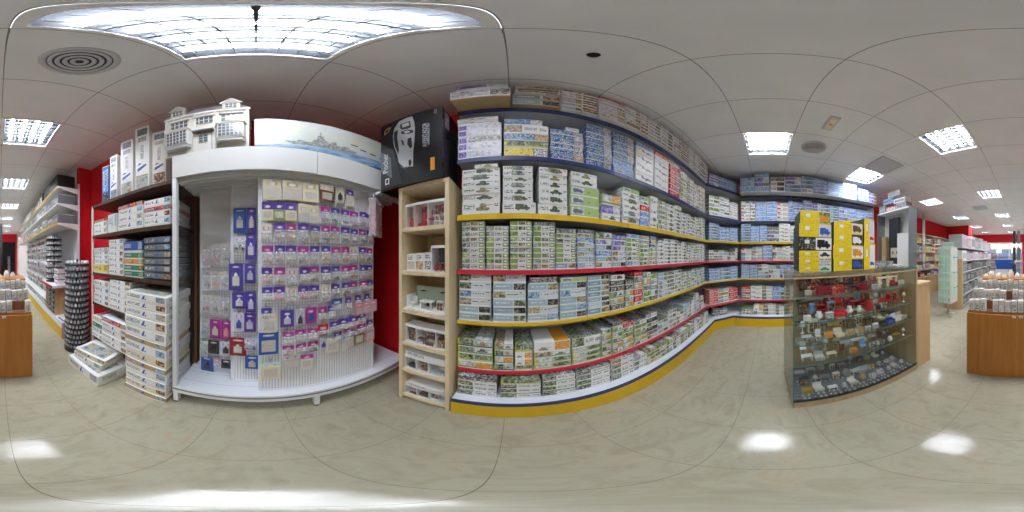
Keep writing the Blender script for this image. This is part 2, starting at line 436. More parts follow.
# ------------------------------------------------------------------ ceiling lamps
def lamp_proto():
    r = empty('ceiling_lamp', (0, 0, CEIL), 0, 'x', 'lamp', 'recessed ceiling lamps')
    h = TILE / 2 - .002
    b = MB()
    # tray above the ceiling, open below
    b.box(-h, h, -h, h, 0, .11, 'lamp_inner', skip=('b',)); b.build('housing', r)
    b = MB(); w = .028
    for a in ((-h, h, -h, -h + w), (-h, h, h - w, h), (-h, -h + w, -h + w, h - w), (h - w, h, -h + w, h - w)): b.box(*a, -.006, .012, 'lamp_white')
    b.build('frame', r)
    for k in range(4):
        x = -.21 + .14 * k
        b = MB(); b.tube((x, -.275, .062), (x, .275, .062), .015, 'tube_light', 10); b.build('tube', r)
    b = MB()
    for k in range(3):
        x = -.14 + .14 * k
        b.prism([(x - .006, .012), (x + .006, .012), (x + .018, .1), (x - .018, .1)], 1, -.285, .285, 'louvre')
    for k in range(7):
        y = -.24 + .08 * k
        b.box(-.285, .285, y - .0025, y + .0025, .012, .042, 'louvre')
    b.build('louvre', r)
    return r
proto = lamp_proto()
where = ['overhead beside the peg board unit', 'before the blue kit shelves at the short wall', 'above the brown table of white packets',
         'second one out from the glass display case', 'closest to the tall white end unit', 'second behind the brown table of packets', 'in front of the mint card tower',
         'above the low wooden counter', 'third behind the brown table of packets', 'beyond the mint card tower', 'close to the red pillar', 'fourth behind the brown table of packets', 'before the glass entrance, middle row',
         'beyond the red pillar', 'fifth behind the brown table of packets', 'sixth behind the brown table of packets', 'last one before the glass entrance', 'last one past the red pillar']
for k, (i, j) in enumerate(LAMPS):
    loc = (GX + TILE * (i + .5), GY + TILE * (j + .5), CEIL)
    lab = 'square louvred ceiling lamp with four tubes, ' + where[k]
    if k == 0: proto.location = loc; proto['label'] = lab
    else: copy_thing(proto, loc, None, lab)

# ceiling fittings
def round_vent(i, j, label):
    r = empty('air_vent', (GX + TILE * (i + .5), GY + TILE * (j + .5), CEIL), 0, label, 'air vent')
    b = MB(); b.lathe([(.19, 0), (.185, -.012), (.16, -.014), (.155, -.004)], 'shelf_grey', n=36); b.build('rim', r)
    for k, q in enumerate((.15, .115, .08, .045)):
        b = MB(); b.lathe([(q, -.004), (q - .004, -.018), (q - .02, -.008), (q - .024, -.002)], 'shelf_grey', n=36); b.build('ring', r)
    b = MB(); b.lathe([(.156, -.001), (0, -.001)], 'charcoal', n=36); b.build('throat', r)
round_vent(-1, -1, 'round ringed air vent next to the lamp over the peg board unit')
round_vent(3, -1, 'round ringed air vent beside the lamp at the blue kit shelves')
def grille(i, j, label):
    r = empty('air_grille', (GX + TILE * (i + .5), GY + TILE * (j + .5), CEIL), 0, label, 'air vent')
    b = MB(); q = .27
    for a in ((-q, q, -q, -q + .03), (-q, q, q - .03, q), (-q, -q + .03, -q + .03, q - .03), (q - .03, q, -q + .03, q - .03)): b.box(*a, -.012, -.001, 'light_grey')
    b.build('frame', r)
    b = MB()
    for k in range(12): b.box(-.24, .24, -.23 + .04 * k, -.212 + .04 * k, -.01, -.002, 'light_grey')
    b.build('slat', r)
grille(3, -3, 'square slatted grille beside the lamp near the tall white end unit'); grille(2, -9, 'square slatted grille far along the ceiling before the red pillar')
r = empty('ceiling_emergency_light', (GX + TILE * 2.5, GY - TILE * .5, CEIL), 0, 'small white emergency light with pink legend plate on the ceiling', 'emergency light')
b = MB(); b.box(-.14, .14, -.06, .06, -.035, -.001, 'light_grey'); b.build('body', r, bevel=.006)
b = MB(); b.box(-.11, .11, -.035, .035, -.04, -.0355, 'cream'); b.box(-.02, .03, -.02, .02, -.0415, -.0402, 'pink'); b.build('lens', r)
r = empty('ceiling_sprinkler', (.316, .577, CEIL), 0, 'small dark sprinkler head on the bare ceiling tiles', 'sprinkler')
b = MB(); b.lathe([(.03, 0), (.03, -.006), (.012, -.01), (.01, -.03), (.022, -.033), (.022, -.037), (0, -.037)], 'black', n=14); b.build('head', r)
# ================================================================== model kit boxes
# silhouettes printed on the boxes, in a 0..1 frame
SIL = {
 'tank': [(0, .15), (.08, 0), (.72, 0), (.82, .18), (.8, .36), (.62, .42), (.6, .62), (1.0, .7), (1.0, .78), (.58, .76), (.52, .95), (.26, .95), (.2, .45), (.02, .38)],
 'plane': [(0, .45), (.05, .95), (.14, .95), (.24, .58), (.5, .66), (.62, .8), (.72, .66), (.96, .56), (1, .45), (.9, .36), (.62, .34), (.42, .1), (.34, .12), (.44, .36), (.1, .38)],
 'truck': [(0, .15), (.12, .15), (.17, 0), (.27, 0), (.31, .15), (.68, .15), (.73, 0), (.83, 0), (.88, .15), (1, .2), (1, .5), (.86, .55), (.8, .85), (.62, .85), (.6, .5), (.58, .95), (.02, .95)],
 'car': [(0, .2), (.12, .18), (.18, 0), (.28, .02), (.32, .18), (.68, .18), (.74, 0), (.84, .02), (.88, .18), (1, .22), (.98, .45), (.76, .55), (.6, .9), (.36, .92), (.2, .55), (.02, .5)],
 'ship': [(0, .32), (.06, 0), (.92, 0), (1, .38), (.84, .34), (.8, .5), (.7, .5), (.66, .7), (.6, .7), (.58, 1), (.54, 1), (.52, .66), (.4, .66), (.38, .85), (.32, .85), (.3, .5), (.16, .5), (.12, .34)],
}
def pick(seq, r): return seq[int(r.random() * len(seq)) % len(seq)]
VEH = ['olive_print', 'tan_print', 'steel_print', 'green_print', 'khaki_print']
SCENE = ['art_forest', 'art_desert', 'art_sea', 'art_grey', 'art_dark']
# style -> (side/base material, words for the label, object name, painter)
def st_armour(r):
    v = pick(['tank', 'tank', 'truck', 'car'], r)
    q = [(.04, .34, .28, .74, pick(['print_grey', 'print_dark', 'print_grey', 'print_green'], r)), (.86, .96, .5, .82, 'print_grey')]
    if r.random() < .25: q.append((.3, .66, .04, .96, 'art_greygreen'))
    return q, [(v, .38, .82, .08, .92, pick(VEH, r))]
def st_greenwhite(r):
    q = [(0, .35, .03, .97, pick(['art_green', 'art_greygreen', 'moss', 'art_green', 'art_grey'], r)), (.74, .985, .05, .95, pick(['art_green', 'moss', 'art_greygreen'], r)), (.79, .93, .34, .68, 'white')]
    if r.random() < .55: q.append((.39, .7, .12, .88, pick(['art_grey', 'art_forest', 'art_desert', 'print_dark'], r)))
    else: q.append((.41, .68, .25, .75, 'print_dark'))
    return q, []
def st_bluephoto(r):
    if r.random() < .42:
        q = [(.01, .6, .08, .92, pick(['pale_blue', 'teal_band', 'pale_blue'], r)), (.08, .5, .36, .62, 'print_ice'), (.63, .985, .06, .94, pick(SCENE, r))]
    else:
        q = [(.01, .38, .04, .96, pick(SCENE, r)), (.42, .78, .35, .68, 'print_grey'), (.8, .97, .6, .85, 'print_dark')]
    return q, []
def st_bluespine(r):
    return [(.01, .56, .08, .92, pick(['pale_blue', 'ice', 'teal_band'], r)), (.1, .45, .36, .62, 'print_ice'), (.62, .98, .08, .92, pick(['art_grey', 'art_desert', 'art_dark'], r))], []
def st_field(r):
    q = [(0, .46, .2, .98, pick(['art_greygreen', 'art_desert', 'art_silver', 'art_forest'], r)), (.5, .98, .22, .96, pick(['white', 'art_greygreen', 'art_silver', 'white'], r)), (0, 1, 0, .17, pick(['yellow_green', 'moss', 'dark_green'], r)), (0, .06, .2, 1, 'yellow_green')]
    s = [('tank', .56, .94, .26, .86, pick(VEH, r))]
    if r.random() < .3: q += [(.5, .98, .22, .96, 'print_onorange')]; s = []
    return q, s
def st_whiteorange(r):
    return [(.02, .5, .1, .9, 'white'), (.56, .98, .02, .98, 'print_onorange')], [('tank', .1, .46, .12, .5, 'khaki_print')]
def st_text(r):
    return [(.0, .4, .04, .96, pick(['art_grey', 'art_forest', 'art_desert', 'art_sea'], r)), (.45, .74, .3, .72, 'print_grey'), (.8, .97, .3, .7, 'print_dark')], []
def st_lav(r):
    return [(.02, .2, .08, .92, 'print_onviolet'), (.24, .98, .1, .9, pick(['art_silver', 'art_silver', 'art_grey'], r))], []
def st_patch(r):
    return [(0, .66, .02, .98, pick(['art_patch', 'art_patch', 'art_patch', 'art_yellow'], r)), (.68, 1, .03, .97, pick(['art_tan', 'art_silver', 'art_tan', 'print_dark'], r))], []
def st_plane(r):
    return [(.05, .4, .55, .85, 'print_grey')], [('plane', .3, .92, .1, .75, pick(['steel_print', 'light_grey', 'olive_print'], r))]
def st_red(r):
    return [(.05, .5, .2, .8, 'print_onred'), (.55, .97, .1, .9, pick(['art_red', 'art_mixed'], r))], []
def st_sky(r):
    return [(0, .7, .04, .96, 'art_sky'), (.05, .45, .5, .85, 'print_blue'), (.72, .98, .08, .92, pick(['art_sea', 'print_blue', 'art_sky', 'art_silver'], r))], [('plane', .2, .65, .08, .6, 'light_grey')] if r.random() < .5 else []
def st_violet(r):
    return [(0, .6, .04, .96, 'art_violet'), (.62, .98, .08, .92, pick(['art_grey', 'art_silver', 'print_onviolet'], r))], []
def st_spine(r):
    return [(.0, .66, .15, .85, pick(['ice', 'light_grey', 'art_silver'], r)), (.68, .99, .1, .9, pick(['art_brown', 'art_grey', 'art_mixed', 'art_tan'], r))], []
def st_brownspine(r):
    return [(.04, .96, .14, .86, pick(['art_brown', 'art_tan', 'art_brown', 'art_dark'], r))], []
def st_ship(r):
    return [(0, .98, .05, .95, 'art_sea'), (.04, .3, .6, .9, 'print_blue')], [('ship', .35, .95, .15, .8, 'steel_grey')]
def st_mixed(r):
    q = pick([[(.02, .5, .06, .94, 'art_mixed'), (.54, .96, .25, .75, 'print_dark')], [(.02, .98, .06, .94, pick(['art_mixed', 'art_grey', 'art_green', 'art_sky'], r))], [(.04, .4, .25, .8, 'print_dark'), (.45, .96, .1, .9, pick(SCENE, r))]], r)
    return q, []
def st_bw(r):
    return [(.06, .5, .2, .8, 'print_dark'), (.54, .94, .12, .88, pick(['art_grey', 'art_dark', 'art_forest'], r))], []
def st_lime(r):
    return [(.03, .46, .14, .88, pick(['ice', 'art_silver'], r))], [('truck', .08, .42, .2, .72, 'steel_grey'), ('tank', .56, .7, .3, .5, 'moss')]
def st_photo_dark(r):
    return [(.02, .98, .05, .95, pick(['art_dark', 'art_grey'], r)), (.06, .4, .6, .9, 'print_onblack')], []
def st_whitered(r):
    return [(.05, .45, .2, .5, 'print_dark'), (.5, .97, .1, .9, 'art_scrap'), (0, .3, .62, .95, 'red')], []
ST = {'armour': ('white', 'white armour kit box', 'armour_kit_box', st_armour), 'greenwhite': ('white', 'green and white kit box', 'armour_kit_box', st_greenwhite),
 'bluephoto': ('ice', 'pale blue-white kit box', 'vehicle_kit_box', st_bluephoto), 'bluespine': ('ice', 'pale blue kit box', 'vehicle_kit_box', st_bluespine),
 'field': ('pale_green', 'green scenic kit box', 'vehicle_kit_box', st_field), 'whiteorange': ('white', 'white and orange kit box', 'vehicle_kit_box', st_whiteorange),
 'text': ('white', 'white text-fronted kit box', 'vehicle_kit_box', st_text), 'lav': ('lavender', 'pale lavender kit box', 'aircraft_kit_box', st_lav),
 'patch': ('royal', 'blue dappled kit box', 'aircraft_kit_box', st_patch), 'plane': ('white', 'white aircraft kit box', 'aircraft_kit_box', st_plane),
 'red': ('red', 'red kit box', 'car_kit_box', st_red), 'sky': ('sky', 'sky blue kit box', 'aircraft_kit_box', st_sky), 'violet': ('lavender', 'violet blue kit box', 'aircraft_kit_box', st_violet),
 'spine': ('white', 'white striped kit box', 'ship_kit_box', st_spine), 'brownspine': ('white', 'brown picture kit box', 'ship_kit_box', st_brownspine), 'ship': ('sky', 'sea blue ship kit box', 'ship_kit_box', st_ship),
 'mixed': ('white', 'mixed colour kit box', 'car_kit_box', st_mixed), 'bw': ('white', 'black and white kit box', 'armour_kit_box', st_bw), 'lime': ('lime', 'lime green kit box', 'armour_kit_box', st_lime),
 'dark': ('charcoal', 'dark picture kit box', 'vehicle_kit_box', st_photo_dark), 'whitered': ('white', 'white and red kit box', 'car_kit_box', st_whitered)}
MESHES = {}
def kit_mesh(style, w, d, h, var, kraft=False):
    key = (style, round(w, 3), round(d, 3), round(h, 3), var, kraft)
    if key in MESHES: return MESHES[key]
    base, desc, nm, fn = ST[style]
    r = random.Random(hash((sum(map(ord, style)), var)) & 0xffff)
    q, sil = fn(r)
    b = MB(); e = .0012
    # tray and the lid that slides over it
    lip = min(.012, h * .16)
    b.box(-w / 2 + e, w / 2 - e, e, d - e, 0, lip, 'kraft' if kraft else 'white', skip=('t',))
    b.box(-w / 2, w / 2, 0, d, lip, h, base, mm={'b': 'kraft' if kraft else base, 't': q[0][4]})
    H = h - lip
    for k, (u0, u1, v0, v1, m) in enumerate(q):
        b.rect((u0 - .5) * w, (u1 - .5) * w, lip + v0 * H, lip + v1 * H, -.0004 * (k + 1), m)
        if k < 2:   # the print runs over the lid's top and round its ends
            b.face([((u0 - .5) * w, .02 * d, h + .0004 * (k + 1)), ((u1 - .5) * w, .02 * d, h + .0004 * (k + 1)), ((u1 - .5) * w, .98 * d, h + .0004 * (k + 1)), ((u0 - .5) * w, .98 * d, h + .0004 * (k + 1))], m)
    m = q[0][4]
    for sx in (-1, 1):
        x = sx * (w / 2 + .0004); p = [(x, .06 * d, lip + .12 * H), (x, .6 * d, lip + .12 * H), (x, .6 * d, lip + .88 * H), (x, .06 * d, lip + .88 * H)]
        b.face(p if sx > 0 else p[::-1], m)
    for sh, u0, u1, v0, v1, m in sil:
        hh = min((v1 - v0) * H, (u1 - u0) * w * .5); zc = lip + (v0 + v1) / 2 * H
        b.face([((u0 + (u1 - u0) * p[0] - .5) * w, -.0004 * (len(q) + 2), zc + (p[1] - .5) * hh) for p in SIL[sh]], m)
    o = b.build(nm); me = o.data; bpy.data.objects.remove(o)
    MESHES[key] = me
    return me
COUNT = {}
def put_box(style, w, d, h, loc, rot, label, group, kraft=False, tilt=None):
    var = R.randrange(7)
    me = kit_mesh(style, w, d, h, var, kraft)
    o = bpy.data.objects.new(ST[style][2], me); COL.objects.link(o)
    o.location = loc; o.rotation_euler = (0, 0, rot) if tilt is None else (tilt[0], tilt[1], rot)
    return tag(o, label, 'box', group)

class Row:
    """one shelf of box stacks: along(t) gives the front point t metres along the shelf"""
    def __init__(s, z, origin, direc, rot, shelf, ref, setback=.008, depth=.30):
        s.z, s.o, s.d, s.rot, s.shelf, s.ref, s.sb, s.depth, s.n = z, Vector(origin), Vector(direc), rot, shelf, ref, setback, depth, 0
    def stack(s, t0, t1, items, depth=None, back=0., kraft=False):
        """items bottom to top: (style, count, height[, width share, sideways shift])"""
        s.n += 1; z = s.z + .001; w0 = t1 - t0 - .004; lvl = 0
        nrm = Vector((-math.sin(s.rot), math.cos(s.rot)))      # into the shelf
        for it in items:
            st, n, h = it[:3]; ws = it[3] if len(it) > 3 else 1.; sh = it[4] if len(it) > 4 else 0.
            for k in range(n):
                lvl += 1
                w = w0 * ws; j = R.uniform(-.0025, .0025)
                if ws > .97: w = w0 - .004
                p = s.o + s.d * ((t0 + t1) / 2 + sh + j * .5) + nrm * (s.sb + back + R.uniform(0, .014))
                lab = f"{ST[st][1]}, {ORD[lvl]} up in {ORD[s.n]} stack from {s.ref}, {s.shelf}"
                hh = h - .001
                put_box(st, round(w, 3), round(min(depth or s.depth, s.depth) - .02 * ((lvl * 7) % 3), 3), round(hh, 3), (p.x, p.y, z), s.rot + R.uniform(-.006, .006), lab, f"kit boxes on the {s.shelf} by the {s.ref}", kraft)
                z += round(hh, 3) + .001
    def auto(s, t0, t1, styles, hmax, wr=(.14, .2), hr=(.045, .075), fill=(.7, .98), back=0., depth=None):
        t = t0
        while t < t1 - .06:
            w = min(R.uniform(*wr), t1 - t); target = hmax * R.uniform(*fill); h = 0; items = []
            a, c = pick(styles, R), pick(styles, R); hh = R.uniform(*hr)
            while True:
                if h + hh > target and items: break
                st = a if R.random() < .7 else c
                items.append((st, 1, hh)); h += hh
            s.stack(t, t + w, items, back=back, depth=depth); t += w

# ------------------------------------------------------------------ the long wall's shelving
DS, BASE_Y, BACK_Y = 1.10, .98, 1.45
X0, X1, X2, X3 = -.388, .95, 1.95, 2.75
LV = {'L7': (2.918, 'blue_edge', 'top blue shelf', .055), 'L6': (2.279, 'blue_edge', 'second blue shelf', .042), 'L5': (1.797, 'yellow_edge', 'upper yellow shelf', .04), 'L4': (1.4035, 'red_edge', 'upper red shelf', .032),
      'L3': (1.017, 'yellow_edge', 'lower yellow shelf', .026), 'L2': (.554, 'red_edge', 'lower red shelf', .036)}
def bay(x0, x1, label, origin=(0, 0, 0), rot=0., levels=LV, base_front=BASE_Y, front=DS, back=BACK_Y, base=True, topfront=None, end0=False, end1=False):
    """a bay of wall shelving in a frame where the shelves face -y"""
    r = empty('shelving_bay', origin, rot, label, 'shelving', 'bays of the kit box shelving')
    b = MB(); b.box(x0 + .002, x1 - .002, back, back + .025, .02, 2.93, 'shelf_grey'); b.build('back_panel', r)
    for x in ([x0] if not end1 else [x0, x1 - .03]):
        b = MB(); b.box(x + .001, x + .029, back + .0255, back + .045, 0, 2.96, 'grey_metal'); b.build('upright', r)
    for k, (z, m, nm, eh) in levels.items():
        f = (topfront or front) if k == 'L7' else front
        b = MB(); b.box(x0 + .003, x1 - .003, f + .012, back - .001, z - .03, z, 'shelf_grey')
        s = b.build('shelf', r)
        b = MB(); b.box(x0 + .003, x1 - .003, f, f + .011, z - eh, z - .0003, m); b.build('edge_strip', s)
        s.name = 'shelf'
    if base:
        b = MB(); b.box(x0 + .002, x1 - .002, base_front + .012, back - .001, .02, .235, 'deck_white'); s = b.build('base_deck', r)
        b = MB(); b.box(x0 + .002, x1 - .002, base_front, base_front + .011, .192, .2345, 'blue_edge'); b.build('trim_strip', s)
        b = MB(); b.box(x0 + .002, x1 - .002, base_front, base_front + .011, .004, .1915, 'yellow_kick'); b.build('kick_plate', s)
    return r
bay(X0, X1, 'wall shelving bay with yellow kick plate, first from the bookcase'); bay(X1, X2, 'wall shelving bay with yellow kick plate, second from the bookcase')
bay(X2, X3, 'wall shelving bay with yellow kick plate, third from the bookcase', end1=True)

# corner bay: shelves cut across the corner
r = empty('shelving_bay', (0, 0, 0), 0, 'corner shelving bay with slanted front between the two shelf runs', 'shelving', 'bays of the kit box shelving')
XS, XS7, XB, XBACK = 3.42, 3.5, 3.22, 3.85
for k, (z, m, nm, eh) in LV.items():
    xs = XS7 if k == 'L7' else XS
    A, B = (X3, DS), (xs, .60)
    poly = [(X3 + .003, DS + .015), (xs + .015, .603), (XBACK - .002, .603), (XBACK - .002, BACK_Y - .002), (X3 + .003, BACK_Y - .002)]
    b = MB(); b.prism(poly, 2, z - .03, z, 'shelf_grey'); s = b.build('shelf', r)
    d = Vector((B[0] - A[0], B[1] - A[1])).normalized(); n = Vector((-d.y, d.x)) * .011 * -1
    n = Vector((d.y, -d.x)) * -.011
    b = MB(); b.prism([(A[0] + .004, A[1]), (B[0], B[1] + .004), (B[0] + n.x, B[1] + .004 + n.y), (A[0] + .004 + n.x, A[1] + n.y)], 2, z - eh, z - .0003, m); b.build('edge_strip', s)
A, B = (X3 + .003, BASE_Y), (XB, .603)
b = MB(); b.prism([(A[0], A[1] + .015), (2.9, A[1] + .015), (B[0] + .015, .70), (B[0] + .015, B[1]), (XBACK - .002, B[1]), (XBACK - .002, BACK_Y - .002), (A[0], BACK_Y - .002)], 2, .02, .235, 'deck_white'); s = b.build('base_deck', r)
for nm, z0, z1, m in (('trim_strip', .192, .2345, 'blue_edge'), ('kick_plate', .004, .1915, 'yellow_kick')):
    b = MB(); b.prism([(A[0], A[1]), (2.9, A[1]), (B[0], .695), (B[0], B[1]), (B[0] + .011, B[1]), (B[0] + .011, .70), (2.905, A[1] + .011), (A[0], A[1] + .011)], 2, z0, z1, m); b.build(nm, s)
b = MB(); b.box(X3 + .003, XBACK, BACK_Y, BACK_Y + .02, .02, 2.93, 'shelf_grey'); b.box(XBACK, XBACK + .02, .603, BACK_Y, .02, 2.93, 'shelf_grey'); b.build('back_panel', r)

# the short wall's bays; local frame: x runs along -Y of the room from Y=.6, local y is room X
LV_R = dict(LV); LV_R['L7'] = (2.87, 'navy_shelf', 'top blue shelf', .05); LV_R['L6'] = (2.25, 'navy_shelf', 'second blue shelf', .042)
LV_T = {k: LV_R[k] for k in ('L7', 'L6')}
bay(0, 1.1, 'short wall shelving bay with yellow kick plate beside the corner', (0, .6, 0), -PI / 2, LV_R, XB, XS, XBACK, True, XS7, end1=True)
bay(1.1, 2.2, 'short wall shelving bay behind the glass display case', (0, .6, 0), -PI / 2, LV_R, XB, XS, XBACK, True, XS7)
bay(2.2, 3.25, 'short wall shelving bay next to the tall white end unit', (0, .6, 0), -PI / 2, LV_R, XB, XS, XBACK, True, XS7, end1=True)

# ------------------------------------------------------------------ boxes on the long wall
def frow(k, sb=.008): return Row(LV[k][0], (0, DS), (1, 0), 0, LV[k][2], 'bookcase', sb)
def fx(px): return front_x(px, DS + .01)
# top shelf: boxes that overhang the shelf
row = frow('L7', -.07)
row.sb = -.16
row.stack(X0 + .01, front_x(511, .96), [('spine', 1, .165)], depth=.46, kraft=True)
L7r = Row(LV['L7'][0], (0, DS), (1, 0), 0, LV['L7'][2], 'bookcase', -.05); L7r.n = row.n
put_box('spine', .34, .3, .115, (-.19, 1.0, LV['L7'][0] + .168), 0, 'brown-bottomed kit box between two others, first stack from bookcase, top blue shelf', 'kit boxes on the top blue shelf by the bookcase', True)
put_box('violet', .33, .28, .075, (-.19, 1.0, LV['L7'][0] + .285), 0, 'violet grey kit box topping the first stack from bookcase, top blue shelf', 'kit boxes on the top blue shelf by the bookcase')
def f7(px): return front_x(px, DS - .04)
L7r.stack(f7(512), f7(561), [('bluespine', 2, .1), ('spine', 1, .05, .92, 0), ('brownspine', 3, .049, .92, .01)], kraft=True)
L7r.stack(f7(561), f7(582), [('spine', 6, .058), ('brownspine', 1, .045)]); L7r.stack(f7(582), f7(598), [('brownspine', 8, .05)])
L7r.stack(f7(598), f7(625), [('spine', 6, .06), ('red', 1, .04)]); L7r.stack(f7(625), f7(640), [('brownspine', 1, .09), ('spine', 5, .063)])
L7r.stack(f7(640), f7(648), [('brownspine', 3, .06), ('spine', 4, .055)])
L7r.auto(f7(648), X3 - .02, ['spine', 'spine', 'brownspine', 'bw'], .425, (.17, .24), (.05, .065), (.92, .99))
row = frow('L6')
row.stack(fx(457.5), fx(502), [('lav', 5, .084), ('plane', 2, .05, .93, -.015)]); row.stack(fx(503.5), fx(549), [('patch', 1, .10), ('field', 1, .075), ('patch', 1, .085), ('text', 1, .115), ('patch', 1, .085, .85, -.02)])
row.stack(fx(550), fx(584), [('patch', 2, .066), ('patch', 1, .05), ('patch', 3, .062), ('plane', 1, .05, .4, .04)]); row.stack(fx(586), fx(612), [('patch', 8, .069)])
row.stack(fx(613), fx(634), [('sky', 2, .085), ('patch', 5, .074)]); row.stack(fx(636), fx(654), [('plane', 3, .12), ('plane', 1, .1), ('sky', 1, .075)])
row.stack(fx(655), fx(669), [('plane', 4, .1), ('plane', 1, .07), ('red', 1, .065)]); row.stack(fx(670), fx(680), [('red', 6, .08), ('mixed', 1, .06)])
row.auto(fx(681), X3 - .02, ['mixed', 'whitered', 'armour', 'greenwhite', 'whitered'], .55, (.15, .2), (.055, .08), (.85, .98))
row = frow('L5')
row.stack(fx(461.5), fx(500.5), [('armour', 1, .10), ('armour', 5, .056), ('armour', 1, .036, .6, .04)]); row.stack(fx(502), fx(536.5), [('armour', 1, .084), ('armour', 6, .0525, .88, -.01)])
row.stack(fx(538), fx(568), [('armour', 1, .08), ('armour', 5, .062, .95, 0)]); row.stack(fx(570.5), fx(600), [('lime', 3, .086), ('armour', 2, .066, .88, -.01)])
row.stack(fx(602), fx(621), [('armour', 1, .05), ('violet', 1, .085), ('field', 1, .095)]); row.stack(fx(623), fx(640), [('armour', 5, .062), ('lime', 1, .05)])
row.stack(fx(641), fx(650), [('sky', 1, .09), ('sky', 1, .06), ('red', 1, .07), ('armour', 1, .05), ('lime', 1, .05)]); row.stack(fx(650.5), fx(658), [('armour', 2, .06), ('armour', 1, .11), ('armour', 1, .13)])
row.auto(fx(659), X3 - .02, ['armour', 'greenwhite', 'armour', 'mixed', 'bw'], .41, (.12, .19), (.045, .065), (.72, .97))
row = frow('L4')
for a, c, n in ((461.5, 485, 9), (485.5, 509, 8), (509.5, 532.5, 9), (533, 555.5, 8)):
    row.stack(fx(a), fx(c), [('greenwhite', n, .0378)] + ([('dark', 1, .034)] if a == 533 else []))
row.stack(fx(556), fx(577), [('bluespine', 1, .045), ('greenwhite', 6, .035), ('dark', 1, .04)]); row.stack(fx(577.5), fx(595), [('bluephoto', 2, .045), ('bluephoto', 3, .035), ('sky', 1, .04), ('greenwhite', 1, .03), ('dark', 1, .035)])
row.stack(fx(596), fx(612), [('bluephoto', 2, .045), ('sky', 1, .045), ('bluespine', 1, .05), ('violet', 1, .04), ('field', 1, .06)]); row.stack(fx(612.5), fx(626), [('bluephoto', 3, .045), ('violet', 3, .045)])
row.stack(fx(627), fx(640), [('bluephoto', 1, .05), ('greenwhite', 5, .042), ('sky', 1, .04)]); row.stack(fx(640.5), fx(650), [('greenwhite', 7, .042)])
row.stack(fx(650.5), fx(657), [('greenwhite', 4, .045), ('patch', 3, .04)]); row.auto(fx(658), fx(682), ['bw', 'armour', 'bw'], .33, (.12, .16), (.035, .045), (.8, .98))
row.auto(fx(682), X3 - .02, ['bw', 'armour', 'greenwhite'], .33, (.13, .16), (.035, .045), (.88, .98))
row = frow('L3')
for a, c, its in ((458.5, 491.5, [('bluephoto', 6, .0585)]), (492.5, 526.5, [('bluephoto', 6, .0585)]), (527.5, 559, [('bluephoto', 5, .058), ('dark', 1, .045, .9, .0)]), (560, 587, [('bluephoto', 5, .058), ('lime', 1, .036)]),
                  (588, 610, [('bluespine', 1, .06), ('bluespine', 6, .045)]), (611, 625, [('dark', 1, .055), ('field', 1, .05), ('field', 1, .065), ('dark', 2, .05), ('armour', 1, .05)]), (626, 634, [('field', 3, .055), ('dark', 2, .05)])):
    row.stack(fx(a), fx(c), its)
row.stack(fx(634.5), fx(643), [('armour', 1, .03), ('red', 2, .065), ('field', 2, .06), ('red', 1, .055)]); row.stack(fx(643.5), fx(651), [('mixed', 3, .06), ('field', 2, .07)])
row.stack(fx(651.5), fx(658), [('dark', 1, .05), ('bluespine', 2, .06), ('mixed', 2, .06)]); row.auto(fx(659), X3 - .02, ['mixed', 'bw', 'greenwhite', 'bluephoto'], .345, (.13, .18), (.04, .05), (.85, .98))
row = frow('L2')
for a, c, its in ((457, 493, [('field', 4, .075)]), (494, 514, [('field', 3, .072), ('field', 1, .06)]), (514.5, 533, [('field', 1, .06), ('whiteorange', 2, .065), ('field', 1, .08)]), (533.5, 571, [('field', 2, .065), ('field', 1, .05), ('whiteorange', 1, .095)]),
                  (572, 601, [('field', 3, .06), ('text', 1, .10)]), (602, 612, [('field', 5, .06)]), (612.5, 623, [('field', 5, .06), ('dark', 1, .04)]), (623.5, 634, [('field', 4, .065), ('red', 1, .04)])):
    row.stack(fx(a), fx(c), its)
row.auto(fx(635), fx(658), ['dark', 'bluephoto', 'field', 'text'], .36, (.14, .18), (.045, .06), (.8, .95)); row.auto(fx(658), X3 - .02, ['mixed', 'bluephoto', 'bw', 'text'], .36, (.16, .22), (.05, .065), (.6, .95))
row = Row(.238, (0, 1.05), (1, 0), 0, 'bottom deck', 'bookcase', .008, .32)
def fb(px): return front_x(px, 1.06)
for a, c, its in ((457, 497, [('text', 3, .068), ('dark', 1, .05)]), (500, 541, [('text', 3, .066), ('field', 1, .05)]), (542.5, 576, [('text', 4, .066)]), (577, 611, [('text', 3, .066), ('text', 1, .05)]), (612, 634, [('text', 3, .075), ('text', 1, .05)])):
    row.stack(fb(a), fb(c), its)
row.auto(fb(635), X3 - .02, ['text', 'bw', 'text', 'mixed', 'field'], .28, (.13, .2), (.05, .07), (.8, .98))

# ------------------------------------------------------------------ boxes across the corner and on the short wall
ang = math.atan2(.60 - DS, XS - X3)
for k, pal, hm in (('L7', ['violet', 'violet', 'sky'], .34), ('L6', ['whitered', 'mixed', 'plane'], .5), ('L5', ['sky', 'sky', 'ship'], .36), ('L4', ['mixed', 'bluephoto'], .3), ('L3', ['sky', 'ship', 'sky'], .33), ('L2', ['red', 'red', 'mixed'], .36)):
    z = LV[k][0]; x1 = XS7 if k == 'L7' else XS
    d = Vector((x1 - X3, .60 - DS)).normalized()
    a = math.atan2(d.y, d.x)
    rr = Row(z, (X3, DS), d, a, LV[k][2], 'corner slant', .02, .24)
    L = Vector((x1 - X3, .60 - DS)).length
    rr.auto(.08, L - .03, pal, hm, (.2, .27), (.05, .09), (.8, .98))
rr = Row(.238, (2.95, .99), Vector((.27, -.30)).normalized(), math.atan2(-.30, .27), 'bottom deck', 'corner slant', .12, .22); rr.auto(.0, .38, ['dark', 'mixed'], .25, (.15, .2), (.05, .07))
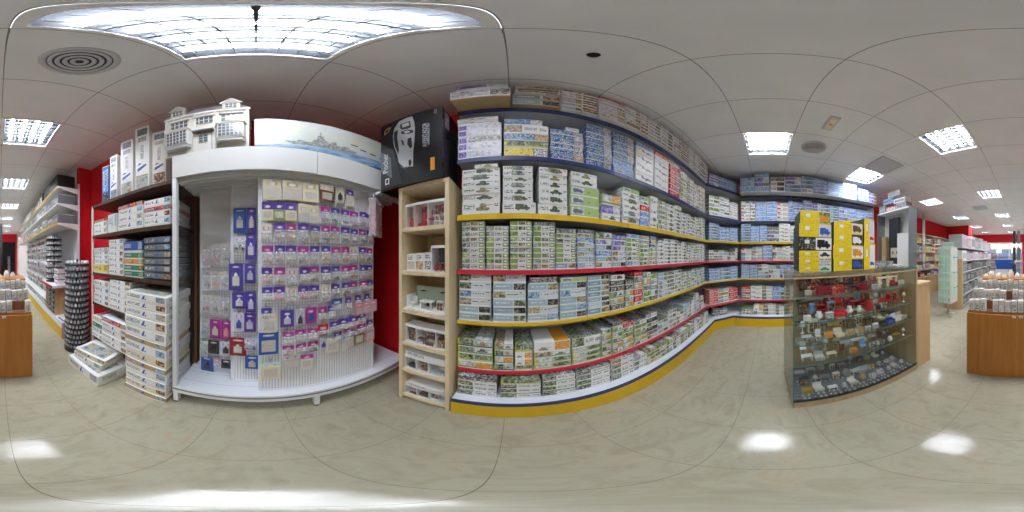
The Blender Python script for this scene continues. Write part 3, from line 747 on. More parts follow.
def rrow(k, x, sb=.008, dep=.3): return Row(LV_R[k][0], (x, .57), (0, -1), -PI / 2, LV_R[k][2], 'corner', sb, dep)
rrow('L7', XS7, -.22, .36).auto(0, .62, ['violet', 'sky', 'violet', 'ship'], .47, (.26, .36), (.09, .125), (.92, .99))
q = rrow('L7', XS7, -.22, .36); q.n = 4; q.auto(.62, 1.5, ['spine', 'mixed', 'violet', 'ship'], .47, (.26, .36), (.09, .125), (.92, .99))
q2 = rrow('L7', XS7, -.22, .36); q2.n = q.n; q2.auto(1.5, 2.55, ['sky', 'ship', 'plane', 'sky'], .47, (.3, .4), (.07, .1), (.92, .99)); q3 = rrow('L7', XS7, -.22, .36); q3.n = q2.n; q3.auto(2.6, 3.15, ['plane', 'violet', 'sky'], .4, (.25, .3), (.07, .1), (.88, .99))
q = rrow('L6', XS); q.auto(0, .3, ['mixed', 'whitered'], .53, (.17, .2), (.06, .08), (.85, .98)); q.auto(.3, 1.1, ['plane', 'sky', 'ship', 'sky', 'whitered'], .53, (.22, .26), (.085, .11), (.85, .98)); q.auto(1.1, 3.15, ['sky', 'sky', 'ship', 'violet'], .53, (.2, .28), (.06, .09), (.85, .98))
q = rrow('L5', XS); q.auto(0, .55, ['sky', 'sky', 'ship', 'bluespine'], .42, (.16, .24), (.045, .06), (.8, .98)); q.auto(.55, 1.9, ['violet', 'bluephoto', 'dark', 'plane', 'sky'], .42, (.18, .26), (.07, .1), (.8, .98))
q = rrow('L4', XS); q.auto(0, 1.9, ['plane', 'bluephoto', 'whitered', 'sky', 'text'], .36, (.16, .24), (.06, .09), (.85, .98))
q = rrow('L3', XS); q.auto(0, .35, ['sky', 'sky'], .36, (.16, .2), (.04, .06), (.9, .98)); q.auto(.35, 1.9, ['text', 'bluephoto', 'sky', 'plane', 'lav'], .36, (.2, .28), (.07, .1), (.85, .98))
q = rrow('L2', XS); q.auto(0, .2, ['red', 'mixed'], .36, (.16, .2), (.05, .07), (.9, .98)); q.auto(.2, 1.9, ['text', 'bluephoto', 'sky', 'bluespine', 'plane'], .36, (.16, .26), (.07, .1), (.85, .98))
q = Row(.238, (XB + .08, .55), (0, -1), -PI / 2, 'bottom deck', 'corner', .01, .34); q.auto(0, 1.9, ['whiteorange', 'greenwhite', 'text', 'field', 'whitered'], .28, (.16, .26), (.06, .1), (.7, .98))
# ================================================================== peg board unit on the left wall
PX = -1.06       # front plane
Y0, Y1, YM = -.60, 1.40, .42
PEG = r = empty('pegboard_unit', (0, 0, 0), 0, 'white peg board display unit with deep header and low plinth', 'display unit')
b = MB()
b.box(-1.70, PX - .012, Y0, Y1, .205, .255, 'deck_white')
for k in range(4): b.box(-1.66 + .15 * k, -1.654 + .15 * k, Y0 + .03, Y1 - .03, .2552, .2556, 'light_grey')
o = b.build('plinth', r)
b = MB(); b.box(PX - .011, PX, Y0, YM - .002, .175, .262, 'white_metal'); b.box(PX - .011, PX, YM + .002, Y1, .175, .262, 'white_metal'); b.build('fascia', o)
b = MB(); b.box(PX + .0005, PX + .006, Y0, Y1, .222, .24, 'grey_metal'); b.build('price_rail', o)
for y in (Y0 + .01, YM - .02, Y1 - .05):
    b = MB(); b.box(PX - .05, PX - .001, y, y + .04, .03, .1745, 'white_metal'); b.tube((PX - .025, y + .02, 0), (PX - .025, y + .02, .03), .018, 'dark_metal', 10); b.build('foot', r)
b = MB()
for (a, c) in ((Y0, YM - .002), (YM + .002, Y1)): b.box(PX - .015, PX, a, c, 2.127, 2.347, 'white_paint')
b.box(-1.70, PX - .016, Y0, Y1, 2.325, 2.347, 'white_paint'); b.box(-1.70, PX - .016, Y0, Y0 + .015, 2.127, 2.324, 'white_paint')
o = b.build('header', r)
for x in (-1.12, -1.17, -1.26, -1.31, -1.40, -1.45):
    b = MB(); b.box(x - .006, x + .006, Y0 + .02, Y1 - .01, 2.10, 2.18, 'white_metal'); b.build('slide_rail', o)
b = MB(); b.box(-1.70, -1.10, .05, Y1 - .01, 2.19, 2.20, 'shelf_grey'); b.build('soffit', r)
b = MB(); b.box(PX - .04, PX - .002, Y0, Y0 + .035, .263, 2.1265, 'white_metal'); b.build('corner_post', r)
b = MB(); b.box(-1.50, PX - .041, Y0 + .012, Y0 + .018, .2565, 2.12, 'acrylic'); b.build('end_pane', r)
b = MB(); b.box(-1.60, -1.50, Y0 + .002, Y0 + .03, .2565, 2.12, 'mid_wood'); b.build('end_board', r)
b = MB(); b.box(-1.70, -1.69, Y0 + .03, .9, .2565, 2.12, 'shelf_grey'); b.build('back_sheet', r)

def peg_panel(x, ya, yb, label):
    p = empty('pegboard_panel', (x, ya, .262), 0, label, None); p.parent = PEG
    b = MB(); w = yb - ya; b.box(-.012, 0, .018, w - .018, .018, 1.83, 'peg_panel'); b.build('board', p)
    b = MB()
    for a in ((-.02, .004, 0, .0175), (-.02, .004, w - .0175, w)): b.box(*a, 0, 1.85, 'white_metal')
    b.box(-.02, .004, .018, w - .018, 0, .0175, 'white_metal'); b.box(-.02, .004, .018, w - .018, 1.8305, 1.85, 'white_metal')
    b.build('frame', p)
    return p
PF = peg_panel(-1.145, .015, 1.00, 'front sliding peg board panel crowded with purple-headed packs')
PM = peg_panel(-1.285, -.20, .70, 'middle sliding peg board panel with blue-violet packs')
PL = peg_panel(-1.425, -.51, .40, 'rear sliding peg board panel with pink and grey packs')
PANEL = {'front': (PF, -1.145, .015), 'middle': (PM, -1.285, -.20), 'rear': (PL, -1.425, -.51)}

def hook(panel, y, z, ln):
    p, x, ya = PANEL[panel]
    b = MB(); yy = y - ya; zz = z - .262
    b.tube((.001, yy, zz), (ln, yy, zz), .0022, 'silver', 6); b.tube((ln, yy, zz), (ln + .012, yy, zz + .012), .0022, 'silver', 6)
    b.box(.0005, .004, yy - .01, yy + .01, zz - .008, zz + .008, 'silver')
    o = b.build('peg_hook', p)
PK = {}
def pack_proto(kind):
    """a hanging pack, hung point at the origin, front towards +x"""
    head, body, w, h, hh, charm = kind
    key = kind
    b = MB(); b.box(-.0015, .0015, -w / 2, w / 2, -hh, .012, head)
    if hh < .9 * h:
        b.face([(.0019, -.28 * w, -.78 * hh), (.0019, .28 * w, -.78 * hh), (.0019, .28 * w, -.25 * hh), (.0019, -.28 * w, -.25 * hh)], 'print_onviolet' if head in ('purple', 'violet') else 'print_onmagenta' if head in ('magenta', 'offwhite', 'lavender') else 'gold' if head == 'beige_wall' else 'print_grey')
        e = [(.0022, .2 * w * math.cos(a), -.5 * hh + .26 * hh * math.sin(a)) for a in [2 * PI * i / 12 for i in range(12)]]
        b.face(e, 'white')
    meshes = [('header_card', b)]
    if body == 'clear':
        b = MB(); n = 5
        prof = [(0, -hh + .002), (.012, -hh - .12 * (h - hh)), (.016, -hh - .6 * (h - hh)), (.008, -h)]
        for s in (1, -.5):
            for i in range(3):
                (xa, za), (xb, zb) = prof[i], prof[i + 1]
                b.face([(xa * s + .001 * s, -w * .47, za), (xa * s + .001 * s, w * .47, za), (xb * s + .001 * s, w * .47, zb), (xb * s + .001 * s, -w * .47, zb)], 'bag', True)
        meshes.append(('bag', b))
        b = MB(); r = random.Random(hash(key[4:5]) & 255)
        for k in range(3):
            y = (-.24 + .24 * k) * w; z = -hh - (h - hh) * (.62 - .1 * (k % 2))
            sx = w * .13
            if (k + int(w * 1000)) % 3 == 0: b.lathe([(sx * .6, -.02), (sx, -.01), (sx * .8, .008), (sx * .4, .016), (0, .018)], charm, (.006, y, z), 10)
            elif (k + int(w * 1000)) % 3 == 1: b.box(-.001, .012, y - sx, y + sx, z - .016, z + .006, charm)
            else: b.tube((.006, y, z - .018), (.006, y, z + .014), sx * .6, charm, 8)
        meshes.append(('trinket', b))
    elif body == 'card':
        b = MB()
        b.box(-.0015, .0015, -w / 2, w / 2, -h, -hh - .0003, head)
        b.box(.0018, .016, -w * .34, w * .34, -h * .88, -hh - h * .12, 'acrylic')
        meshes.append(('backing_card', b))
        b = MB(); b.box(.002, .011, -w * .24, w * .24, -h * .8, -h * .45, charm); b.lathe([(w * .12, -.012), (w * .14, 0), (0, .02)], charm, (.008, 0, -h * .38), 8)
        meshes.append(('trinket', b))
    elif body == 'flat':
        b = MB(); b.box(-.0015, .0035, -w / 2, w / 2, -h, -hh - .0003, charm)
        b.face([(.004, -w * .36, -h * .86), (.004, w * .36, -h * .86), (.004, w * .36, -hh - h * .14), (.004, -w * .36, -hh - h * .14)], 'art_scrap')
        meshes.append(('picture_panel', b))
    out = []
    for nm, m in meshes:
        o = m.build(nm); out.append((nm, o.data)); bpy.data.objects.remove(o)
    return out
WORD = {'purple': 'purple', 'magenta': 'magenta', 'violet': 'blue-violet', 'cream': 'cream', 'offwhite': 'white', 'mint': 'pale green', 'red': 'red', 'pink': 'pink', 'royal': 'blue', 'lavender': 'pale lavender', 'blue': 'deep blue', 'charcoal': 'dark grey', 'brown': 'brown', 'green': 'green', 'beige_wall': 'beige', 'teal_band': 'teal', 'crimson': 'dark red'}
BODY = {'clear': 'topped clear craft pack', 'card': 'carded blister pack', 'flat': 'framed flat craft pack'}
def hang(panel, y, z, kind, label, group, out=.05):
    if kind not in PK: PK[kind] = pack_proto(kind)
    p, x, ya = PANEL[panel]
    hook(panel, y, z + .0146, out + .02)
    e = empty('hanging_pack', (x + out, y, z), R.uniform(-.12, .12), label, 'pack', group)
    for nm, me in PK[kind]:
        o = bpy.data.objects.new(nm, me); COL.objects.link(o); o.parent = e
G1 = 'packs hanging on the front peg board'
# rows of small clear packs, top to bottom
heads = ['purple', 'magenta', 'violet', 'magenta', 'purple']
charms = ['art_scrap', 'art_tan', 'offwhite', 'art_mixed', 'gold', 'art_brown', 'pink', 'art_silver', 'green']
rows = [(1.865, 'first full row'), (1.715, 'second full row'), (1.56, 'third full row'), (1.41, 'fourth full row'), (1.275, 'fifth full row')]
for q, (z, nm) in enumerate(rows):
    for k in range(11):
        y = .075 + .0855 * k + R.uniform(-.006, .006)
        kd = (heads[(k * 2 + q * 3 + (k * k + q) % 2) % 5], 'clear', .07 + .004 * ((k + q) % 3), (.118, .118, .118, .1, .082)[q], .030 + .006 * ((k * q) % 2), charms[(k * 4 + q * 5 + k // 3) % 9])
        if q == 0 and k in (0, 1, 2): kd = ('purple', 'flat', .08, .12, .042, ['cream', 'moss', 'cream'][k])
        if q == 0 and k in (3, 4): kd = ('cream', 'flat', .075, .125, .055, ['light_grey', 'offwhite'][k - 3])
        if (q, k) in ((1, 0), (2, 8), (3, 2), (4, 2), (4, 5)): kd = ('offwhite', 'clear', .076, .117, .045, 'art_scrap')
        bod = BODY[kd[1]]
        hang('front', y, z + R.uniform(-.005, .005), kd, f"{WORD[kd[0]]}-{bod}, {ORD[k + 1]} along the {nm} of the front panel".replace('framed', 'topped framed'), G1, .035 + .012 * (k % 2))
# top row of larger cards
for k, (y, kd) in enumerate(((.11, ('beige_wall', 'flat', .13, .155, .045, 'beige_wall')), (.25, ('beige_wall', 'flat', .14, .15, .05, 'wall_cream')), (.385, ('beige_wall', 'flat', .12, .15, .05, 'cream')), (.515, ('cream', 'flat', .115, .13, .035, 'brown')), (.625, ('beige_wall', 'card', .07, .12, .03, 'charcoal')), (.72, ('purple', 'flat', .07, .14, .04, 'cream')))):
    hang('front', y, 2.052, kd, f"{WORD[kd[0]]} hanging craft card, {ORD[k + 1]} along the top row of the front panel", G1, .04)
# lower rows
low = [(.07, 1.14, ('violet', 'clear', .07, .06, .03, 'offwhite')), (.60, 1.165, ('royal', 'clear', .09, .08, .035, 'art_silver')), (.70, 1.165, ('purple', 'clear', .06, .08, .035, 'offwhite')), (.80, 1.17, ('purple', 'clear', .06, .08, .035, 'pink')), (.89, 1.17, ('violet', 'clear', .06, .08, .035, 'art_tan')),
       (.09, 1.07, ('cream', 'flat', .10, .13, .02, 'offwhite')), (.215, 1.10, ('violet', 'card', .095, .122, .04, 'lavender')), (.305, 1.10, ('lavender', 'card', .06, .122, .03, 'charcoal')), (.39, 1.105, ('magenta', 'card', .08, .122, .04, 'royal')), (.475, 1.105, ('magenta', 'clear', .07, .122, .04, 'art_brown')), (.555, 1.10, ('violet', 'clear', .065, .10, .035, 'art_silver')),
       (.22, .925, ('magenta', 'clear', .08, .10, .03, 'mint')), (.31, .93, ('magenta', 'clear', .08, .10, .03, 'art_scrap')), (.40, .935, ('magenta', 'clear', .08, .10, .03, 'offwhite')), (.485, .95, ('red', 'clear', .08, .09, .045, 'crimson')), (.575, .965, ('violet', 'clear', .08, .09, .035, 'art_mixed')), (.66, .97, ('purple', 'clear', .085, .09, .04, 'offwhite')), (.75, .975, ('violet', 'clear', .085, .09, .04, 'pink')), (.84, .985, ('purple', 'clear', .08, .09, .035, 'art_tan')),
       (.22, .80, ('magenta', 'clear', .08, .08, .025, 'art_tan')), (.315, .80, ('magenta', 'clear', .08, .08, .025, 'art_silver')), (.40, .81, ('magenta', 'clear', .08, .08, .025, 'brown')), (.485, .82, ('lavender', 'card', .06, .09, .02, 'violet')), (.60, .86, ('purple', 'clear', .07, .07, .03, 'offwhite')), (.71, .865, ('magenta', 'clear', .09, .08, .03, 'art_mixed')), (.83, .88, ('magenta', 'clear', .09, .08, .03, 'pink')), (.93, .89, ('purple', 'clear', .07, .08, .03, 'offwhite')),
       (.085, .93, ('blue', 'flat', .135, .19, .03, 'blue')), (.10, .64, ('mint', 'flat', .13, .18, .03, 'cream')), (.245, .70, ('offwhite', 'flat', .13, .13, .03, 'light_grey')), (.355, .69, ('magenta', 'flat', .09, .14, .03, 'offwhite')), (.56, .80, ('offwhite', 'flat', .10, .13, .01, 'offwhite')), (.70, .795, ('sky', 'flat', .10, .11, .01, 'ice')), (.815, .80, ('lavender', 'flat', .10, .12, .01, 'khaki')), (.925, .80, ('lavender', 'flat', .10, .12, .01, 'pink'))]
WORD['sky'] = 'pale blue'
seen = {}
for y, z, kd in low:
    lv = 'just below the full rows' if z > 1.12 else 'second below the full rows' if z > 1.0 else 'third below the full rows' if z > .91 and kd[0] != 'blue' else 'beside the lowest packs' if kd[0] == 'blue' else 'fourth below the full rows' if z > .795 and kd[1] != 'flat' else 'in the bottom row'
    seen[lv] = seen.get(lv, 0) + 1
    hang('front', y, z - (.016 if z > 1.12 else 0), kd, f"{WORD[kd[0]]}-{BODY[kd[1]].replace('framed', 'topped framed')}, {ORD[seen[lv]]} along the row {lv}, front panel", G1, .035 + .01 * (seen[lv] % 2))
# a pale pink bundle of sachets towards the end, and a big doll pack on a long arm
for k in range(3):
    hang('front', .80 + .075 * k, 1.09, ('pink', 'flat', .085, .10, .02, 'pink'), f"pink ribbon pack, {ORD[k + 1]} of three at the end of the front panel", G1, .06)
e = empty('hanging_pack', (-1.03, .93, 2.02), .5, 'large clear bag of pink cloth on a white arm by the red wall', 'pack')
b = MB(); b.box(-.03, .03, -.085, .085, -.36, -.03, 'bag'); b.build('bag', e)
b = MB()
for k in range(3): b.box(-.02 + .014 * k, -.011 + .014 * k, -.07, .07, -.34 + .01 * k, -.07, 'lace' if k % 2 else 'pink')
b.build('cloth', e)
b = MB(); b.box(-.002, .002, -.06, .06, -.03, .03, 'lavender'); b.build('header_card', e)
b = MB(); b.box(-1.14, -1.0, .953, .977, 2.06, 2.082, 'white_metal'); b.box(-1.14, -1.132, .935, .995, 2.02, 2.11, 'white_metal'); b.build('display_arm', PEG)
# middle panel
G2 = 'packs hanging on the middle peg board'
mid = [(-.125, 1.87, ('royal', 'card', .10, .19, .02, 'light_grey')), (-.035, 1.87, ('violet', 'card', .07, .19, .03, 'offwhite')), (-.125, 1.64, ('lavender', 'clear', .10, .11, .02, 'charcoal')), (-.04, 1.66, ('violet', 'card', .085, .19, .03, 'lavender')), (-.155, 1.43, ('violet', 'card', .11, .20, .03, 'offwhite')), (-.045, 1.43, ('violet', 'card', .085, .14, .03, 'lavender')),
       (-.13, 1.20, ('violet', 'card', .11, .12, .03, 'offwhite')), (-.04, 1.21, ('violet', 'card', .08, .16, .03, 'lavender')), (-.13, 1.03, ('lavender', 'card', .08, .15, .03, 'royal')), (-.05, 1.03, ('purple', 'card', .10, .16, .03, 'lavender')), (-.14, .80, ('crimson', 'card', .13, .18, .03, 'offwhite')), (-.04, .80, ('lavender', 'clear', .10, .11, .03, 'violet')), (-.03, .61, ('blue', 'card', .11, .15, .03, 'light_grey'))]
for k, (y, z, kd) in enumerate(mid):
    hang('middle', y, z, kd, f"{WORD[kd[0]]} {BODY[kd[1]]}, {ORD[k + 1]} from the top of the middle panel", G2, .03 + .006 * (k % 3))
G3 = 'packs hanging on the rear peg board'
rear = [(-.44, 1.60, ('offwhite', 'clear', .08, .19, .02, 'pink')), (-.345, 1.61, ('offwhite', 'clear', .08, .17, .02, 'pink')), (-.255, 1.61, ('offwhite', 'clear', .08, .17, .02, 'charcoal')), (-.43, 1.37, ('lavender', 'clear', .07, .16, .02, 'charcoal')), (-.35, 1.37, ('offwhite', 'clear', .08, .15, .02, 'orange')), (-.265, 1.37, ('offwhite', 'clear', .08, .15, .02, 'olive')),
        (-.44, 1.15, ('offwhite', 'clear', .09, .16, .03, 'art_red')), (-.35, 1.15, ('offwhite', 'clear', .08, .16, .03, 'khaki')), (-.265, 1.14, ('lavender', 'clear', .07, .15, .02, 'black')), (-.45, .91, ('offwhite', 'clear', .06, .18, .02, 'sky')), (-.355, .92, ('magenta', 'card', .10, .19, .03, 'offwhite')), (-.255, .92, ('magenta', 'card', .09, .19, .03, 'pink')),
        (-.46, .67, ('mint', 'clear', .08, .20, .02, 'green')), (-.37, .69, ('charcoal', 'card', .10, .15, .03, 'black')), (-.26, .69, ('lavender', 'card', .10, .15, .03, 'charcoal')), (-.43, .47, ('royal', 'card', .12, .19, .03, 'charcoal')), (-.34, .47, ('pink', 'clear', .07, .10, .03, 'offwhite')), (-.255, .47, ('charcoal', 'card', .09, .11, .03, 'black'))]
for k, (y, z, kd) in enumerate(rear):
    hang('rear', y, z - .02, kd, f"{WORD[kd[0]]} {BODY[kd[1]]}, {ORD[k + 1]} reading down the rear panel", G3, .03 + .006 * (k % 3))

# ------------------------------------------------------------------ dollhouse on the header
r = empty('dollhouse', (-1.075, -.355, 2.348), PI / 2, 'cream two-storey dollhouse front with bay windows and two dormers', 'dollhouse')
W, D = .31, .30      # half width, depth; front at local y=0
b = MB(); b.box(-W, W, 0, D, 0, .50, 'wall_cream'); b.box(-W - .01, W + .01, -.012, D, .50, .525, 'trim_white')
b.box(-W, -.09, -.006, -.0002, 0, .018, 'trim_white'); b.box(-W, W, -.008, -.0002, .27, .29, 'trim_white')
for x in (-W, -.075, .065, W - .02): b.box(x, x + .02, -.01, -.0002, 0, .499, 'trim_white')
b.build('house_body', r)
b = MB(); H = .525
v = [(-W - .01, -.012, H), (W + .01, -.012, H), (W + .01, D, H), (-W - .01, D, H), (-W + .07, .06, H + .17), (W - .07, .06, H + .17), (W - .07, D - .06, H + .17), (-W + .07, D - .06, H + .17)]
for f in ((0, 1, 5, 4), (1, 2, 6, 5), (2, 3, 7, 6), (3, 0, 4, 7), (4, 5, 6, 7)): b.face([v[i] for i in f], 'roof_grey')
b.build('roof', r)
def win(b, x0, x1, z0, z1, y, nx, nz):
    b.box(x0, x1, y - .006, y, z0, z1, 'trim_white')
    pw, ph = (x1 - x0) / nx, (z1 - z0) / nz
    for i in range(nx):
        for j in range(nz): b.rect(x0 + pw * (i + .11), x0 + pw * (i + .89), z0 + ph * (j + .08), z0 + ph * (j + .92), y - .0066, 'window_pane')
for x in (-.2, .19):
    b = MB(); b.box(x - .06, x + .06, -.008, .12, H - .0, H + .10, 'wall_cream'); b.prism([(x - .08, H + .10), (x + .08, H + .10), (x, H + .19)], 1, -.018, .12, 'trim_white')
    b.prism([(x - .05, H + .11), (x + .05, H + .11), (x, H + .17)], 1, -.0186, -.0181, 'wall_cream')
    win(b, x - .04, x + .04, H + .015, H + .09, -.0085, 3, 2); b.build('dormer', r)
for x in (-.19, 0, .19):
    b = MB(); win(b, x - .07, x + .07, .345, .44, -.0005, 4, 2); b.box(x - .08, x + .08, -.02, -.0008, .442, .462, 'trim_white'); b.build('window', r)
for x in (-.19, .19):
    b = MB(); poly = [(x - .105, -.0008), (x - .085, -.05), (x + .085, -.05), (x + .105, -.0008)]
    b.prism(poly, 2, .085, .262, 'trim_white'); b.prism([(x - .115, -.0008), (x - .09, -.058), (x + .09, -.058), (x + .115, -.0008)], 2, .262, .275, 'trim_white')
    b.prism([(x - .1, -.0008), (x - .08, -.045), (x + .08, -.045), (x + .1, -.0008)], 2, .06, .085, 'light_grey')
    for i in range(3): win(b, x - .078 + .053 * i, x - .028 + .053 * i, .10, .25, -.0505, 2, 4)
    b.build('bay_window', r)
b = MB(); b.box(-.055, .055, -.012, -.0008, 0, .2, 'trim_white'); win(b, -.035, .035, .09, .18, -.0125, 2, 3); b.box(-.075, .075, -.045, -.0008, .215, .23, 'roof_grey'); b.build('front_door', r)

# ------------------------------------------------------------------ long ship kit box on the header
r = empty('ship_kit_box', (-1.07, .705, 2.349), PI / 2 - .03, 'long battleship kit box with sea painting on the white header', 'box')
W, H, D = .715, .37, .16
b = MB(); b.box(-W, W, 0, D, 0, H, 'charcoal', mm={'n': 'ice', 't': 'black'})
def q(x0, x1, z0, z1, k, m): b.rect(-W + 2 * W * x0, -W + 2 * W * x1, H * z0, H * z1, -.0005 * k, m)
q(0, 1, 0, .99, 1, 'sky_print')
b.face([(-W, -.0010, 0), (W, -.0010, 0), (W, -.0010, H * .36), (W * .2, -.0010, H * .26), (-W * .6, -.0010, H * .16), (-W, -.0010, H * .10)], 'sea_band')
b.face([(W * .2, -.0014, 0), (W, -.0014, 0), (W, -.0014, H * .16), (W * .6, -.0014, H * .12)], 'royal')
b.face([(W * .55, -.0018, 0), (W, -.0018, 0), (W, -.0018, H * .07)], 'charcoal')
s = [(0, .06), (.07, .0), (.9, 0), (1, .2), (.86, .2), (.83, .3), (.76, .3), (.74, .22), (.66, .24), (.63, .42), (.6, .42), (.58, .7), (.56, .7), (.55, 1), (.535, 1), (.53, .75), (.5, .72), (.49, .5), (.45, .45), (.42, .3), (.38, .48), (.33, .48), (.31, .28), (.24, .25), (.22, .33), (.14, .33), (.12, .2), (.03, .16)]
b.face([(W * .08 - p[0] * W * .80, -.003, H * (.23 - .07 * p[0]) + p[1] * H * .5) for p in s][::-1], 'ship_print')
for x, z in ((.12, .42), (.26, .40), (.42, .38), (.0, .50)): b.rect(W * x, W * (x + .09), H * z, H * (z + .035), -.0035, 'charcoal')
b.build('carton', r)
b = MB(); b.box(-W * .92, -.1, .012, .03, H + .0005, H + .0195, 'print_onblack'); b.build('title_strip', r)

# ------------------------------------------------------------------ birch bookcase
BX0, BX1, BY, BD = -.823, -.402, .99, .40
r = empty('bookcase', (0, 0, 0), 0, 'narrow birch bookcase of six shelves between red wall and kit shelving', 'bookcase')
b = MB(); b.box(BX0, BX0 + .03, BY, BY + BD, 0, 2.03, 'birch'); b.build('side_panel', r)
b = MB(); b.box(BX1 - .03, BX1, BY, BY + BD, 0, 2.03, 'birch'); b.build('side_panel', r)
b = MB(); b.box(BX0 + .0305, BX1 - .0305, BY + BD - .012, BY + BD, .03, 2.0, 'birch'); b.build('back_panel', r)
b = MB(); b.box(BX0, BX1, BY - .004, BY + BD, 2.0305, 2.06, 'birch'); b.build('top', r)
SHZ = [.075, .455, .765, 1.075, 1.385, 1.715]
for z in SHZ:
    b = MB(); b.box(BX0 + .0305, BX1 - .0305, BY + .004, BY + BD - .0125, z - .028, z, 'birch'); b.build('shelf', r)
# dollhouse furniture sets in the bookcase
def furn(b, kind, x, y, z, m, s=1.):
    """miniature furniture, front towards -y"""
    if kind == 'sofa':
        b.box(x - .05 * s, x + .05 * s, y - .02 * s, y + .02 * s, z, z + .025 * s, m); b.box(x - .05 * s, x + .05 * s, y + .0205 * s, y + .032 * s, z, z + .06 * s, m)
        for q in (-1, 1): b.box(x + q * .056 * s - .0055 * s, x + q * .056 * s + .0055 * s, y - .02 * s, y + .03 * s, z, z + .04 * s, m)
    elif kind == 'chair':
        for q in (-1, 1):
            for w in (-1, 1): b.box(x + q * .014 * s - .002, x + q * .014 * s + .002, y + w * .014 * s - .002, y + w * .014 * s + .002, z, z + .03 * s, m)
        b.box(x - .018 * s, x + .018 * s, y - .018 * s, y + .018 * s, z + .0302 * s, z + .037 * s, m); b.box(x - .018 * s, x + .018 * s, y + .0135 * s, y + .018 * s, z + .0372 * s, z + .08 * s, m)
    elif kind == 'table':
        b.box(x - .04 * s, x + .04 * s, y - .024 * s, y + .024 * s, z + .045 * s, z + .051 * s, m)
        for q in (-1, 1):
            for w in (-1, 1): b.box(x + q * .034 * s - .003 * s, x + q * .034 * s + .003 * s, y + w * .018 * s - .003 * s, y + w * .018 * s + .003 * s, z, z + .0448 * s, m)
    elif kind == 'cabinet':
        b.box(x - .03 * s, x + .03 * s, y - .014 * s, y + .016 * s, z, z + .085 * s, m); b.box(x - .034 * s, x + .034 * s, y - .018 * s, y + .018 * s, z + .0852 * s, z + .093 * s, m)
        for q in (-1, 1): b.box(x + q * .014 * s - .012 * s, x + q * .014 * s + .012 * s, y - .0155 * s, y - .0142 * s, z + .008 * s, z + .078 * s, 'art_brown')
    elif kind == 'bed':
        b.box(x - .04 * s, x + .04 * s, y - .02 * s, y + .06 * s, z + .008 * s, z + .03 * s, 'offwhite'); b.box(x - .042 * s, x + .042 * s, y + .0605 * s, y + .066 * s, z, z + .07 * s, m); b.box(x - .042 * s, x + .042 * s, y - .026 * s, y - .0205 * s, z, z + .045 * s, m)
    elif kind == 'lamp':
        b.lathe([(.012 * s, 0), (.012 * s, .004 * s), (.003 * s, .008 * s), (.003 * s, .05 * s), (.018 * s, .05 * s), (.01 * s, .08 * s), (0, .08 * s)], m, (x, y, z), 12)
    elif kind == 'pot':
        b.lathe([(.008 * s, 0), (.018 * s, .012 * s), (.02 * s, .025 * s), (.012 * s, .036 * s), (.014 * s, .045 * s), (0, .042 * s)], m, (x, y, z), 12)
    elif kind == 'fireplace':
        b.box(x - .06 * s, x - .034 * s, y - .01 * s, y + .01 * s, z, z + .07 * s, m); b.box(x + .034 * s, x + .06 * s, y - .01 * s, y + .01 * s, z, z + .07 * s, m); b.box(x - .066 * s, x + .066 * s, y - .016 * s, y + .01 * s, z + .0702 * s, z + .084 * s, m)
    elif kind == 'carton':
        b.box(x - .03 * s, x + .03 * s, y - .02 * s, y + .02 * s, z, z + .045 * s, 'white', mm={'n': m, 't': m})
def furniture_box(x, z, w, h, d, y, items, label, frame='white', rot=0., back='lavender', bars=()):
    """open-fronted carton with a clear window and miniature furniture inside"""
    e = empty('dollhouse_furniture_box', (x, y, z + .001), rot, label, 'toy box', 'furniture boxes in the birch bookcase')
    t = .006
    b = MB(); b.box(-w / 2, w / 2, d - t, d, 0, h, back); b.box(-w / 2, w / 2, 0, d - t - .0002, 0, t, frame); b.box(-w / 2, w / 2, 0, d - t - .0002, h - t, h, frame)
    for q in (-w / 2, w / 2 - t): b.box(q, q + t, 0, d - t - .0002, t + .0002, h - t - .0002, frame)
    for u in bars: b.box(-w / 2 + u * w - .003, -w / 2 + u * w + .003, 0, d - t - .0002, t + .0002, h - t - .0002, frame)
    b.box(-w / 2 + t + .0002, w / 2 - t - .0002, .0, .002, h - .02, h - t - .0002, 'white')
    b.build('carton', e)
    b = MB(); b.box(-w / 2 + t + .0005, w / 2 - t - .0005, .003, .0036, t + .0004, h - .021, 'acrylic'); b.build('window', e)
    for kd, fx_, fy, m, s in items:
        b = MB(); furn(b, kd, fx_ * w, d * fy, t + .0005, m, s); b.build('miniature_' + kd, e)
    return e
cx = (BX0 + BX1) / 2
furniture_box(cx, SHZ[5], .335, .2, .12, BY + .03, [('pot', -.37, .5, 'red', 1.8), ('sofa', -.09, .6, 'red', .9), ('chair', .04, .25, 'red', 1.6), ('cabinet', .2, .6, 'white', 1.0), ('cabinet', .38, .6, 'light_grey', 1.0), ('table', .3, .25, 'white', .7)], 'clear-fronted box of red parlour furniture on the top bookcase shelf', back='art_red', bars=(.24, .6))
for k, (dx, w, hh, m) in enumerate(((-.13, .078, .13, 'art_scrap'), (-.05, .076, .135, 'art_tan'), (.025, .07, .14, 'print_dark'))):
    e = empty('small_toy_carton', (cx + dx, BY + .05, SHZ[4] + .001), 0, ('white carton with pink picture', 'carton with beige window picture', 'white carton with dotted front')[k] + ', on the second bookcase shelf', 'box', 'small cartons in the birch bookcase')
    b = MB(); b.box(-w / 2, w / 2, 0, .09, 0, hh, 'white'); b.rect(-w * .42, w * .42, .012, hh * .55, -.0005, m); b.rect(-w * .36, w * .2, hh * .66, hh * .9, -.0005, 'print_grey'); b.build('carton', e)
    b = MB(); b.box(-w * .3, w * .3, .02, .07, hh + .0003, hh + .004, 'offwhite'); b.build('lid_flap', e)
